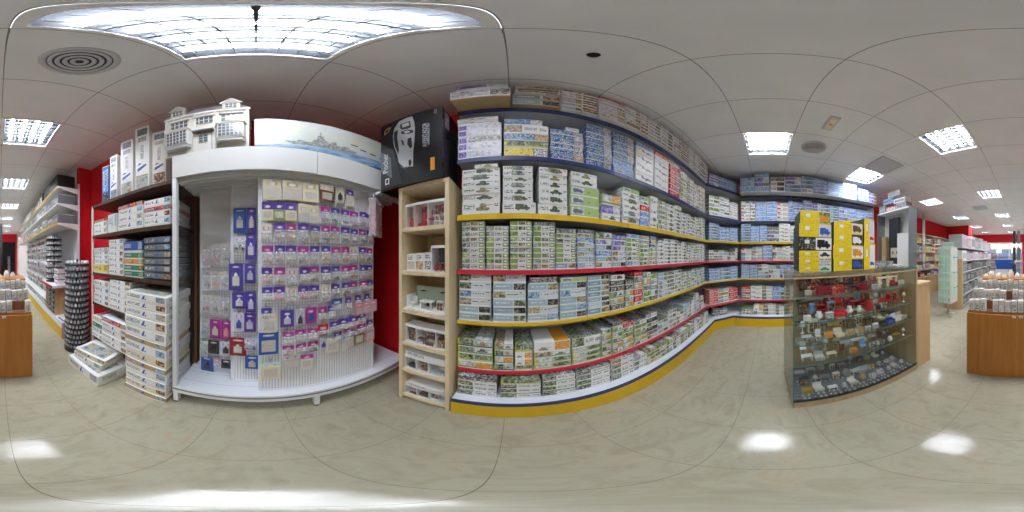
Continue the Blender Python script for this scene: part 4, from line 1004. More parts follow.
furniture_box(cx + .118, SHZ[4], .118, .19, .12, BY + .03, [('pot', -.3, .3, 'crimson', .85), ('pot', .0, .3, 'crimson', .85), ('pot', .3, .3, 'crimson', .85), ('fireplace', 0, .7, 'art_red', .7)], 'white box of red pots with clear front on the second bookcase shelf', back='charcoal')
e = empty('bathroom_furniture_set', (cx, BY + .02, SHZ[3] + .001), 0, 'pale green-backed set of white miniature furniture on the third bookcase shelf', 'toy box')
b = MB(); b.box(-.16, .16, .16, .166, 0, .17, 'pale_green'); b.box(-.17, .17, 0, .1595, 0, .012, 'white'); b.prism([(-.166, .0125), (-.166, .11), (-.15, .0125)], 1, .02, .15, 'white'); b.build('backing_card', e)
for x in (-.09, .09):
    b = MB(); b.lathe([(.022, 0), (.022, .004), (0, .005)], 'charcoal', (x, .155, .13), 16); b.build('mirror', e)
for kd, x, m, s in (('chair', -.12, 'white', 1.1), ('table', 0, 'white', 1.3), ('cabinet', .11, 'white', .8), ('fireplace', 0, 'charcoal', .6)):
    b = MB(); furn(b, kd, x, .06 if kd != 'fireplace' else .12, .0125, m, s); b.build('miniature_' + kd, e)
furniture_box(cx, SHZ[2],   .345, .17, .12, BY + .03, [('cabinet', -.34, .4, 'mid_wood', 1.2), ('table', -.13, .3, 'brown', .9), ('bed', .1, .3, 'brown', .8), ('cabinet', .37, .3, 'brown', .9)], 'white box of brown bedroom furniture on the fourth bookcase shelf', back='art_brown', bars=(.3, .78))
furniture_box(cx, SHZ[1], .35, .16, .12, BY + .03, [('sofa', -.32, .3, 'charcoal', .7), ('cabinet', -.05, .4, 'mid_wood', 1.1), ('table', .2, .3, 'light_grey', .8), ('chair', .38, .3, 'light_grey', .9)], 'white box with charcoal sofa furniture on the fifth bookcase shelf', back='art_tan', bars=(.3, .6))
e = empty('dollhouse_furniture_box', (cx, BY + .03, SHZ[1] + .163), 0, 'flat white carton lying on the box with the charcoal sofa', 'toy box', 'furniture boxes in the birch bookcase')
b = MB(); b.box(-.165, .165, 0, .11, 0, .05, 'white'); b.rect(-.15, .0, .01, .04, -.0005, 'print_grey'); b.build('carton', e)
furniture_box(cx, SHZ[0], .345, .15, .12, BY + .03, [('bed', -.3, .3, 'brown', .8), ('sofa', -.02, .3, 'brown', .8), ('cabinet', .22, .4, 'light_grey', 1.0), ('table', .38, .3, 'light_grey', .6)], 'white box of brown sofa furniture on the bottom bookcase shelf', back='art_brown', bars=(.32, .62))
e = empty('dollhouse_furniture_box', (cx, BY + .03, SHZ[0] + .153), 0, 'flat white carton lying on the box with the brown sofa', 'toy box', 'furniture boxes in the birch bookcase')
b = MB(); b.box(-.16, .16, 0, .11, 0, .04, 'white'); b.rect(-.14, .02, .008, .032, -.0005, 'print_grey'); b.build('carton', e)

# ------------------------------------------------------------------ big black car kit box on top of the bookcase
CX0, CX1, CY, CH = -.985, -.437, .955, .82
r = empty('car_kit_box', ((CX0 + CX1) / 2, CY, 2.062), .02, 'big black box with a silver sports car printed upright, atop the bookcase', 'box')
W = (CX1 - CX0) / 2
b = MB(); b.box(-W, W, 0, .36, 0, CH, 'gloss_black')
b.face([(-W, -.0005, .02), (-W * .2, -.0005, .02), (-W * .5, -.0005, CH * .5), (-W, -.0005, CH * .62)], 'charcoal')
b.face([(-W, -.0008, .22), (-W * .55, -.0008, .1), (-W * .6, -.0008, CH * .4), (-W, -.0008, CH * .55)], 'steel_grey')
b.build('carton', r)
# car seen from the front quarter, standing on its tail (fractions of the box front)
car = MB(); PT = lambda p, k: (-W + 2 * W * p[0], -.0012 - .0005 * k, CH * p[1])
car.face([PT(p, 0) for p in [(0.353, 0.95), (0.471, 0.967), (0.574, 0.96), (0.606, 0.835), (0.618, 0.731), (0.609, 0.52), (0.591, 0.383), (0.588, 0.183), (0.515, 0.199), (0.447, 0.178), (0.397, 0.215), (0.353, 0.275), (0.324, 0.4), (0.259, 0.558), (0.241, 0.719), (0.265, 0.84)]][::-1], 'silver')
for pts, m, k in (([(0.268, 0.786), (0.332, 0.799), (0.324, 0.668), (0.353, 0.455), (0.341, 0.395), (0.282, 0.536), (0.256, 0.69)], 'black', 1),
    ([(0.376, 0.883), (0.535, 0.882), (0.559, 0.759), (0.5, 0.75), (0.397, 0.772), (0.368, 0.828)], 'charcoal', 1),
    ([(0.406, 0.868), (0.515, 0.866), (0.529, 0.803), (0.418, 0.806)], 'light_grey', 2),
    ([(0.388, 0.746), (0.485, 0.743), (0.582, 0.7), (0.594, 0.656), (0.5, 0.658), (0.4, 0.696)], 'charcoal', 1),
    ([(0.429, 0.727), (0.488, 0.725), (0.541, 0.696), (0.535, 0.675), (0.471, 0.684)], 'light_grey', 2),
    ([(0.5, 0.588), (0.559, 0.587), (0.576, 0.444), (0.541, 0.426), (0.494, 0.504)], 'black', 1),
    ([(0.388, 0.612), (0.429, 0.576), (0.447, 0.495), (0.412, 0.524)], 'black', 1),
    ([(0.518, 0.273), (0.547, 0.287), (0.565, 0.242), (0.547, 0.195), (0.518, 0.215)], 'black', 1),
    ([(0.347, 0.294), (0.441, 0.203), (0.494, 0.205), (0.488, 0.172), (0.441, 0.177), (0.353, 0.263)], 'charcoal', 1),
    ([(0.488, 0.684), (0.5, 0.623), (0.459, 0.636), (0.441, 0.682)], 'light_grey', 1),
    ([(0.359, 0.511), (0.5, 0.41), (0.515, 0.319), (0.471, 0.419), (0.371, 0.473)], 'light_grey', 1)):
    car.face([PT(p, k) for p in pts][::-1], m)
car.build('car_picture', r)
up = lambda x, z: Matrix.Translation((x, -.002, z)) @ Matrix.Rotation(-PI / 2, 4, 'Y') @ Matrix.Rotation(PI / 2, 4, 'X')
text_mesh('maker_lettering', 'Pocher', .078, 'white', r, up(-W * .80, .285), 'white upright lettering')
text_mesh('model_lettering', 'AVENTADOR', .05, 'light_grey', r, up(W * .53, CH * .57), 'silver upright lettering')
text_mesh('subtitle_lettering', 'LAMBORGHINI LP 700-4', .026, 'light_grey', r, up(W * .63, CH * .57))
text_mesh('scale_lettering', '1:8 KIT', .03, 'light_grey', r, up(W * .82, CH * .93))
b = MB(); b.rect(W * .68, W * .80, .07, .19, -.001, 'orange'); b.build('orange_patch', r)
b = MB(); b.face([(-W * .86, -.001, CH - .16), (-W * .68, -.001, CH - .14), (-W * .58, -.001, CH - .08), (-W * .7, -.001, CH - .07), (-W * .84, -.001, CH - .09)], 'gold'); b.face([(-W * .82, -.0014, CH - .145), (-W * .7, -.0014, CH - .13), (-W * .64, -.0014, CH - .095), (-W * .8, -.0014, CH - .1)], 'black'); b.build('crest', r)
b = MB(); b.face([(-W * .82, -.001, .055), (-W * .66, -.001, .055), (-W * .66, -.001, .115), (-W * .82, -.001, .115)], 'white'); b.face([(-W * .78, -.0014, .065), (-W * .70, -.0014, .065), (-W * .70, -.0014, .105), (-W * .78, -.0014, .105)], 'black'); b.build('logo', r)
b = MB(); xx = W + .0006
b.face([(xx, .03, .03), (xx, .32, .03), (xx, .32, .45), (xx, .2, .5), (xx, .05, .4)], 'charcoal'); b.face([(xx + .0005, .1, .06), (xx + .0005, .30, .06), (xx + .0005, .30, .32), (xx + .0005, .14, .36)], 'black')
b.face([(xx, .04, .55), (xx, .12, .55), (xx, .12, .78), (xx, .04, .78)], 'print_onblack'); b.build('side_picture', r)
# ================================================================== dark shelf rack of ship kits on the left wall
RX, RY0, RY1 = -1.15, -1.80, -.63     # front, far end, near end
r = empty('shelf_rack', (0, 0, 0), 0, 'dark brown shelf rack packed with white ship kit boxes by the red wall', 'shelving')
RZ = {'top': 2.17, 'upper': 1.765, 'middle': 1.29, 'lower': .89, 'floor': .40}
for k, z in RZ.items():
    b = MB(); b.box(-1.60, RX, RY0, RY1 if z > 1 else -1.08, z - .035, z, 'dark_wood'); b.build('shelf', r)
for y in (RY0, RY1 - .022):
    b = MB()
    b.box(-1.64, -1.605, y, y + .02, 0, 2.17, 'dark_wood'); b.build('upright', r)
b = MB(); b.box(-1.60, -1.595, RY0 + .02, RY1 - .025, .1, 2.12, 'dark_wood'); b.build('back_panel', r)
b = MB(); b.box(RX - .02, RX + .0, RY0 - .022, RY0 - .002, 0, 2.17, 'white_metal'); b.build('front_post', r)

def ship_carton(w, d, h, loc, rot, style, label, group):
    """lidded carton, front towards -y before turning"""
    e = empty('ship_kit_carton', loc, rot, label, 'box', group)
    base = {'white': 'white', 'yellow': 'yellow', 'blue': 'royal', 'green': 'green', 'orange': 'orange', 'grey': 'steel_grey', 'red': 'art_red', 'cream': 'cream', 'pale': 'ice', 'brown': 'kraft'}[style]
    lip = h * .22
    b = MB(); b.box(-w / 2 + .002, w / 2 - .002, .002, d - .002, 0, lip, 'offwhite' if style != 'grey' else 'acrylic'); b.build('tray', e)
    b = MB(); b.box(-w / 2, w / 2, 0, d, lip + .0003, h, base, mm={'t': 'white'})
    H = h - lip
    ink = 'print_grey' if style in ('white', 'cream', 'pale') else 'art_mixed' if style != 'grey' else 'art_grey'
    b.rect(-.46 * w, -.1 * w, lip + .3 * H, lip + .75 * H, -.0006, ink); b.rect(.28 * w, .47 * w, lip + .12 * H, lip + .9 * H, -.0006, pick(['art_ship', 'art_brown', 'art_sea', 'art_ship'], R))
    b.face([(-.06 * w, -.0006, lip + .2 * H), (-.0 * w, -.0006, lip + .2 * H), (.03 * w, -.0006, lip + .85 * H), (.0 * w, -.0006, lip + .85 * H)], 'blue'); b.face([(.0 * w, -.0006, lip + .2 * H), (.05 * w, -.0006, lip + .2 * H), (.06 * w, -.0006, lip + .45 * H)], 'blue')
    for s in (-1, 1):
        x = s * (w / 2 + .0006); p = [(x, .1 * d, lip + .2 * H), (x, .5 * d, lip + .2 * H), (x, .5 * d, lip + .8 * H), (x, .1 * d, lip + .8 * H)]
        b.face(p if s > 0 else p[::-1], ink)
    b.face([(-.4 * w, .1 * d, h + .0005), (.4 * w, .1 * d, h + .0005), (.4 * w, .7 * d, h + .0005), (-.4 * w, .7 * d, h + .0005)], pick(['art_silver', 'art_ship', 'art_ship', 'art_silver'], R))
    b.build('lid', e)
    return e
def pile(y0, y1, z, items, where, front=RX + .005, depth=.42, x0=None):
    """a pile on the left side: items bottom to top (style, height)"""
    zz = z + .001
    for k, (st, h) in enumerate(items):
        w = y1 - y0 - .006
        nm = {'white': 'white ship kit carton', 'yellow': 'yellow ship kit carton', 'blue': 'blue kit carton', 'green': 'green kit carton', 'orange': 'orange kit carton', 'grey': 'grey clear-trayed kit carton', 'red': 'reddish kit carton', 'cream': 'cream ship kit carton', 'pale': 'pale blue kit carton', 'brown': 'brown kit carton'}[st]
        ship_carton(w - .004 * (k % 3), depth - .02 * (k % 2), h - .001, (front - R.uniform(0, .012), (y0 + y1) / 2, zz), PI / 2 + R.uniform(-.012, .012), st, f"{nm}, {ORD[k + 1]} up in the pile {where}", 'ship kit cartons on the dark shelf rack')
        zz += h
def ly(px): return left_y(px, 1.15)
pile(RY0 + .03, ly(107) , 1.765, [('white', .075), ('white', .075), ('brown', .04)], 'at the far end, upper rack shelf'); pile(ly(108), ly(117), 1.765, [('pale', .21)], 'second from far end, upper rack shelf')
pile(ly(118), ly(143), 1.765, [('white', .075), ('white', .075), ('white', .07), ('red', .05)], 'third from far end, upper rack shelf'); pile(ly(144), RY1 - .03, 1.765, [('white', .06), ('white', .065), ('red', .05), ('white', .075)], 'by the peg board, upper rack shelf')
pile(RY0 + .03, ly(108), 1.29, [('yellow', .11), ('pale', .05), ('white', .06), ('white', .045), ('pale', .045)], 'at the far end, middle rack shelf'); pile(ly(108.5), ly(123.5), 1.29, [('white', .065)] * 6, 'second from far end, middle rack shelf')
pile(ly(124), ly(143), 1.29, [('green', .06), ('green', .06), ('orange', .06), ('green', .06), ('blue', .11)], 'third from far end, middle rack shelf'); pile(ly(144), RY1 - .03, 1.29, [('grey', .062)] * 6, 'by the peg board, middle rack shelf')
pile(RY0 + .03, ly(109), .89, [('white', .07), ('white', .07), ('white', .085), ('white', .08)], 'at the far end, lower rack shelf'); pile(ly(109.5), ly(130), .89, [('white', .075), ('white', .07), ('white', .075), ('white', .075), ('white', .05)], 'second from far end, lower rack shelf')
pile(RY0 + .03, ly(104), .40, [('white', .07), ('pale', .08), ('green', .08), ('cream', .08)], 'at the far end, lowest rack shelf', RX + .03); pile(ly(104.5), ly(131), .40, [('white', .08), ('white', .08), ('white', .075), ('white', .075), ('red', .07)], 'second from far end, lowest rack shelf', RX + .05)
# tall stack on the floor beside the peg board unit, and a low one before the rack
pile(-1.045, -.615, 0, [('brown', .085), ('cream', .10), ('white', .115), ('white', .12), ('brown', .075), ('cream', .095), ('white', .115), ('brown', .06), ('white', .10), ('white', .10), ('white', .08), ('white', .07), ('white', .07)], 'on the floor by the peg boards', -1.0, .44)
zz = .001
for k, (w, d, h, x, y, a, st) in enumerate(((.56, .46, .17, -.80, -1.47, .05, 'white'), (.44, .36, .085, -.87, -1.49, .16, 'white'), (.44, .33, .075, -.88, -1.45, .22, 'cream'))):
    ship_carton(w, d, h - .001, (x, y, zz), PI / 2 + a, st, ('large white ship kit carton at the bottom of the low floor pile', 'smaller white ship kit carton in the middle of the low floor pile', 'ship kit carton with tan picture topping the low floor pile')[k], 'ship kit cartons on the floor')
    zz += h
# long boxes standing upright on the rack
for k, (y0, y1, h, st, nm) in enumerate(((-1.63, -1.50, .52, 'royal', 'blue upright kit carton at the far end'), (-1.475, -1.345, .62, 'white', 'narrow white upright ship carton second from the far end'), (-1.29, -1.11, .76, 'white', 'white upright ship carton with dark pictures, third from the far end'),
                                         (-1.08, -.905, .88, 'white', 'tallest white upright ship carton'), (-.875, -.72, .68, 'offwhite', 'cream upright ship carton nearest the dollhouse'))):
    e = empty('upright_ship_carton', (RX - .03, (y0 + y1) / 2, 2.171), PI / 2 + .12, nm + ', on the dark rack', 'box', 'cartons standing on the dark rack')
    w = y1 - y0 - .02; b = MB(); b.box(-w / 2, w / 2, 0, .24, 0, h, st)
    if k == 0: b.rect(-w * .4, w * .4, .14, h * .9, -.0006, 'art_sky'); b.rect(-w * .4, w * .4, .02, .12, -.0006, 'art_dark'); b.rect(-w * .1, w * .2, h * .45, h * .85, -.001, 'print_onblack')
    else:
        b.rect(-w * .42, w * .42, .01, h * .19, -.0006, 'art_brown' if k == 4 else 'art_ship'); b.rect(-w * .36, w * .36, h * .84, h * .97, -.0006, 'steel_print'); b.rect(-w * .3, w * .3, h * .72, h * .80, -.0006, 'art_ship')
        b.rect(-w * .12, w * .12, h * .42, h * .66, -.0006, 'print_grey')
        b.face([(-w * .34, -.0006, h * .24), (w * .3, -.0006, h * .31), (w * .3, -.0006, h * .34), (-w * .34, -.0006, h * .29)], 'blue'); b.face([(-w * .34, -.0006, h * .33), (0, -.0006, h * .35), (-w * .2, -.0006, h * .37)], 'blue')
    b.build('carton', e)
    b = MB(); b.box(-w / 2 + .003, w / 2 - .003, .003, .237, h + .0004, h + .012, 'offwhite'); b.build('end_flap', e)

# ------------------------------------------------------------------ paint racks: tiers of trays with pots
def paint_rack(x, y, z0, tiers, rad_, pitch, label, tray='charcoal'):
    e = empty('paint_rack', (x, y, z0), R.uniform(0, 6), label, 'paint rack', 'round paint racks')
    b = MB(); b.lathe([(rad_ * 1.02, 0), (rad_ * 1.02, .02), (.03, .04), (.018, .05), (.018, .06 + tiers * pitch), (0, .06 + tiers * pitch)], 'dark_metal', n=28); b.build('pole', e)
    b = MB(); b.lathe([(.02, .0), (rad_, -.012), (rad_ * 1.01, .008), (rad_ * .98, .012), (.02, .012)], tray, n=28); o = b.build('tray'); tm = o.data; bpy.data.objects.remove(o)
    b = MB()
    for k in range(20):
        a = 2 * PI * k / 20; q = rad_ * .86
        b.lathe([(.016, 0), (.018, .004), (.018, .03), (.012, .034), (.013, .046), (0, .046)], 'light_grey' if k % 4 else 'white', (q * math.cos(a), q * math.sin(a), .0125), 7)
    o = b.build('pots'); pm = o.data; bpy.data.objects.remove(o)
    for k in range(tiers):
        t = bpy.data.objects.new('tray', tm); COL.objects.link(t); t.parent = e; t.location = (.0, .0, .07 + k * pitch); t.rotation_euler = (0, 0, .13 * k)
        p = bpy.data.objects.new('paint_pot_ring', pm); COL.objects.link(p); p.parent = t; p['kind'] = 'stuff'
    return e
paint_rack(-1.09, -2.13, 0, 16, .185, .087, 'tall round grey paint rack of sixteen trays beside the dark shelf rack')

# ------------------------------------------------------------------ wall unit of white bracket shelves further along
WX0, WXF, WY0, WY1 = -1.44, -.99, -2.70, -9.0
def unit(y0, y1, label, near=False):
    r = empty('bracket_shelf_unit', (0, 0, 0), 0, label, 'shelving', 'white bracket shelving along the far wall')
    b = MB(); b.box(WX0, WX0 + .03, y0 - .035, y0 - .005, 0, 2.95, 'white_metal'); b.build('upright', r)
    b = MB(); b.box(WX0, WX0 + .012, y1 + .01, y0 - .04, .35, 2.9, 'shelf_grey'); b.build('back_panel', r)
    for z, m in ((2.82, 'yellow_edge'), (2.476, 'white_metal'), (2.10, 'yellow_edge')):
        b = MB(); b.box(WX0 + .032, WXF - .012, y1 + .006, y0 - .004, z - .035, z, 'white_metal')
        b.prism([(WX0 + .032, z - .036), (WXF - .05, z - .036), (WX0 + .032, z - .12)], 1, y0 - .012, y0 - .006, 'white_metal'); s = b.build('shelf', r)
        b = MB(); b.box(WXF - .011, WXF, y1 + .006, y0 - .004, z - .03, z + .004, m); b.build('edge_strip', s)
    b = MB(); b.box(WX0 + .032, WXF - .012, y1 + .004, y0 + (.22 if near else 0) - .004, .02, .335, 'deck_white'); s = b.build('base_deck', r)
    b = MB(); b.box(WXF - .011, WXF, y1 + .004, y0 + (.22 if near else 0) - .004, .004, .225, 'yellow_kick'); b.build('kick_plate', s)
    b = MB(); b.box(WXF - .011, WXF, y1 + .004, y0 + (.22 if near else 0) - .004, .226, .338, 'white_metal'); b.build('trim_strip', s)
    return r
unit(-2.70, -4.0, 'first white bracket shelf bay past the paint rack, with yellow base', True); unit(-4.0, -5.3, 'second white bracket shelf bay past the paint rack'); unit(-5.3, -6.9, 'third white bracket shelf bay past the paint rack'); unit(-6.9, -8.5, 'fourth white bracket shelf bay, deepest along the wall')
# shelf with a red edge and the things around it
r = empty('counter_shelf', (0, 0, 0), 0, 'white shelf with red edge holding the small round rack', 'shelf')
b = MB(); b.box(-1.40, -.90, -3.55, -2.72, .92, .965, 'white_metal'); b.build('board', r)
b = MB(); b.box(-.8995, -.888, -3.55, -2.72, .925, .97, 'red_edge'); b.build('edge_strip', r)
for y in (-3.5, -2.9):
    b = MB(); b.box(-1.40, -1.01, y, y + .02, .336, .9195, 'beech'); b.build('support', r)
for k in range(5):
    for j in range(2):
        e = empty('paint_set_tray', (-1.0, -3.28 + .24 * j, .36 + k * .105), PI / 2, f"dark tray of paint pots, {ORD[k + 1]} up in the {('far', 'near')[j]} column under the red-edged shelf", 'tray', 'paint trays under the red-edged shelf')
        b = MB(); b.box(-.1, .1, 0, .3, 0, .03, 'charcoal'); b.rect(-.09, .09, .004, .026, -.0006, 'print_onblack'); b.build('tray', e)
        b = MB(); b.box(-.09, .09, .01, .29, .0302, .07, 'art_greygreen'); b.build('paint_pots', e)['kind'] = 'stuff'
e = empty('small_blue_crate', (-1.03, -2.60, .337), PI / 2 + .1, 'white and blue carton on the yellow-fronted base', 'box')
b = MB(); b.box(-.13, .13, 0, .22, 0, .06, 'white'); b.rect(-.12, .12, .005, .03, -.0006, 'blue'); b.build('carton', e); b = MB(); b.box(-.12, .12, .01, .21, .0603, .068, 'offwhite'); b.build('lid', e)
paint_rack(-1.12, -3.25, .966, 8, .165, .115, 'smaller black round rack standing on the red-edged shelf', 'black')
for k in range(3):
    e = empty('white_paint_carton', (-1.02, -2.86, .967 + k * .105), PI / 2 + .05 * k, f"white carton, {ORD[k + 1]} up beside the smaller black rack", 'box', 'white cartons on the red-edged shelf')
    b = MB(); b.box(-.09, .09, 0, .2, 0, .09, 'white'); b.rect(-.08, .08, .015, .05, -.0006, 'print_dark'); b.build('carton', e); b = MB(); b.box(-.092, .092, -.002, .202, .0903, .1, 'charcoal'); b.build('lid', e)
# black tool cases on the top shelf, grey boxes below, hung packs on the back
for k in range(4):
    y = -2.86 - .24 * k
    e = empty('tool_case', (WXF - .02, y, 2.822), PI / 2, f"black hard case, {ORD[k + 1]} on the top bracket shelf from the red pillar edge", 'case', 'black cases on the top bracket shelf')
    b = MB(); b.box(-.105, .105, 0, .36, 0, .30, 'black'); b.build('case_shell', e, bevel=.02); b = MB(); b.path([(-.05, -.008, .2), (-.05, -.03, .2), (.05, -.03, .2), (.05, -.008, .2)], .008, 'charcoal'); b.build('handle', e)
n = 0
for z, hs, pal, lab in ((2.822, (.2, .34), ['charcoal', 'steel_grey', 'art_dark', 'art_grey'], 'top'), (2.478, (.14, .2), ['art_dark', 'art_grey', 'steel_grey', 'light_grey', 'art_sea'], 'second'), (2.102, (.12, .23), ['white', 'light_grey', 'art_grey', 'art_scrap', 'steel_grey'], 'third')):
    y = -3.85 if lab == 'top' else -2.74; n = 0
    while y > -8.2:
        w = R.uniform(.16, .34); n += 1
        if n > 17: break
        h = R.uniform(*hs); m = pick(pal, R)
        e = MB(); e.box(-w / 2, w / 2, 0, .33, 0, h, m); e.rect(-w * .4, w * .4, h * .2, h * .7, -.0008, pick(['print_grey', 'art_grey', 'print_dark', 'art_mixed'], R)); e.box(-w / 2 - .001, w / 2 + .001, -.0015, .331, h + .0003, h + .012, 'offwhite')
        o = e.build('hobby_tool_carton', None, (WXF - .03, y - w / 2, z), PI / 2)
        tag(o, f"hobby carton, {ORD[n]} along the {lab} white bracket shelf past the paint rack", 'box', 'cartons on the white bracket shelves'); y -= w + .012
# hanging packs on the back of the bracket units
mbs = []
for v, (c1, c2) in enumerate((('light_grey', 'art_grey'), ('white', 'art_dark'), ('art_grey', 'charcoal'), ('light_grey', 'art_mixed'))):
    b = MB(); b.box(-.075, .075, 0, .025, -.19, -.03, c1); b.rect(-.065, .065, -.17, -.08, -.0006, c2); b.box(-.06, .06, .008, .012, -.0298, .01, 'white'); b.tube((0, .01, .012), (0, .165, .016), .003, 'silver', 6); o = b.build('x'); mbs.append(o.data); bpy.data.objects.remove(o)
for q in range(7):
    for k in range(26):
        y = -2.82 - .165 * k; z = 2.0 - .215 * q
        if (q > 3 and y > -3.7) or -3.55 < y < -2.8: continue
        o = bpy.data.objects.new('hanging_tool_pack', mbs[R.randrange(4)]); COL.objects.link(o); o.location = (WX0 + .22 + (.06 if q % 2 else 0), y, z); o.rotation_euler = (0, 0, PI / 2 + R.uniform(-.1, .1))
        tag(o, f"hanging tool pack, {ORD[k + 1]} along the {ORD[q + 1]} row under the white bracket shelves", 'pack', 'tool packs under the bracket shelves')
for k in range(12):
    b = MB(); w = .3; b.box(-w / 2, w / 2, 0, .3, 0, .14, pick(['white', 'light_grey', 'art_grey'], R)); b.rect(-.13, .13, .02, .1, -.0006, pick(['art_grey', 'print_dark', 'art_greygreen'], R)); b.box(-w / 2 - .001, w / 2 + .001, -.001, .301, .1403, .15, 'white')
    o = b.build('base_carton', None, (WXF - .04, -3.75 - .34 * k, .337), PI / 2); tag(o, f"carton on the low yellow-fronted base, {ORD[k + 1]} past the red-edged shelf", 'box', 'cartons on the yellow-fronted base')
# ================================================================== glass display case
DX, DXB, DY0, DY1, DZ = 1.095, 1.70, -.168, -1.425, 1.38     # front, back, near end, far end, height
r = empty('display_case', (0, 0, 0), 0, 'glass display case of miniatures with pale wood frame', 'display case')
b = MB(); b.box(DX + .005, DXB, DY1, DY0 - .006, 0, .095, 'case_wood'); b.build('plinth', r)
b = MB(); b.box(DX + .012, DXB - .02, DY1 + .02, DY0 - .012, .0952, .11, 'steel_grey'); b.build('floor_board', r)
b = MB(); b.box(DXB - .018, DXB, DY1, DY0 - .008, .0955, DZ - .03, 'case_wood'); b.build('back_board', r)
b = MB(); b.box(DX + .005, DXB - .019, DY1, DY1 + .018, .0955, DZ - .03, 'case_wood'); b.build('end_board', r)
b = MB(); b.box(DX + .005, DXB, DY1, DY0 - .008, DZ - .03, DZ, 'glass', mm={'n': 'glass_edge'}); o = b.build('top_board', r)
b = MB(); b.box(DX + .004, DX + .03, DY1, DY0 - .01, DZ - .04, DZ - .0305, 'case_wood'); b.build('top_rail', r)
b = MB(); b.box(DX - .001, DX + .011, DY1 + .002, DY0 - .006, .097, .125, 'dark_metal'); b.build('door_track', r)
for k, (ya, yb, x) in enumerate(((DY0 - .006, -.81, DX + .004), (-.78, DY1 + .02, DX + .012))):
    b = MB(); b.box(x, x + .0045, yb, ya, .126, DZ - .041, 'glass', mm={'n': 'glass_edge', 's': 'glass_edge'}); o = b.build('glass_door', r)
    b = MB(); yy = yb + .03 if k == 0 else ya - .03
    b.tube((x - .001, yy, .78), (x - .004, yy, .78), .016, 'silver', 12); b.build('finger_pull', o)
b = MB(); b.box(DX - .004, DXB, DY0 - .005, DY0, .0, DZ, 'glass', mm={'w': 'glass_edge', 'e': 'glass_edge', 't': 'glass_edge'}); b.build('end_glass', r)
b = MB(); b.box(DX + .004, DX + .03, DY1 - .012, DY1 - .0005, 0, DZ, 'case_wood'); b.build('corner_post', r)
CSZ = [.112, .56, .78, .985, 1.19]
for z in CSZ[1:]:
    b = MB(); b.box(DX + .05, DXB - .02, DY1 + .02, DY0 - .012, z - .006, z, 'glass_shelf', mm={'w': 'glass_edge'}); o = b.build('glass_shelf', r)
    b = MB(); b.box(DX + .046, DX + .0498, DY1 + .02, DY0 - .012, z - .007, z + .001, 'glass_edge'); b.build('edge', o)
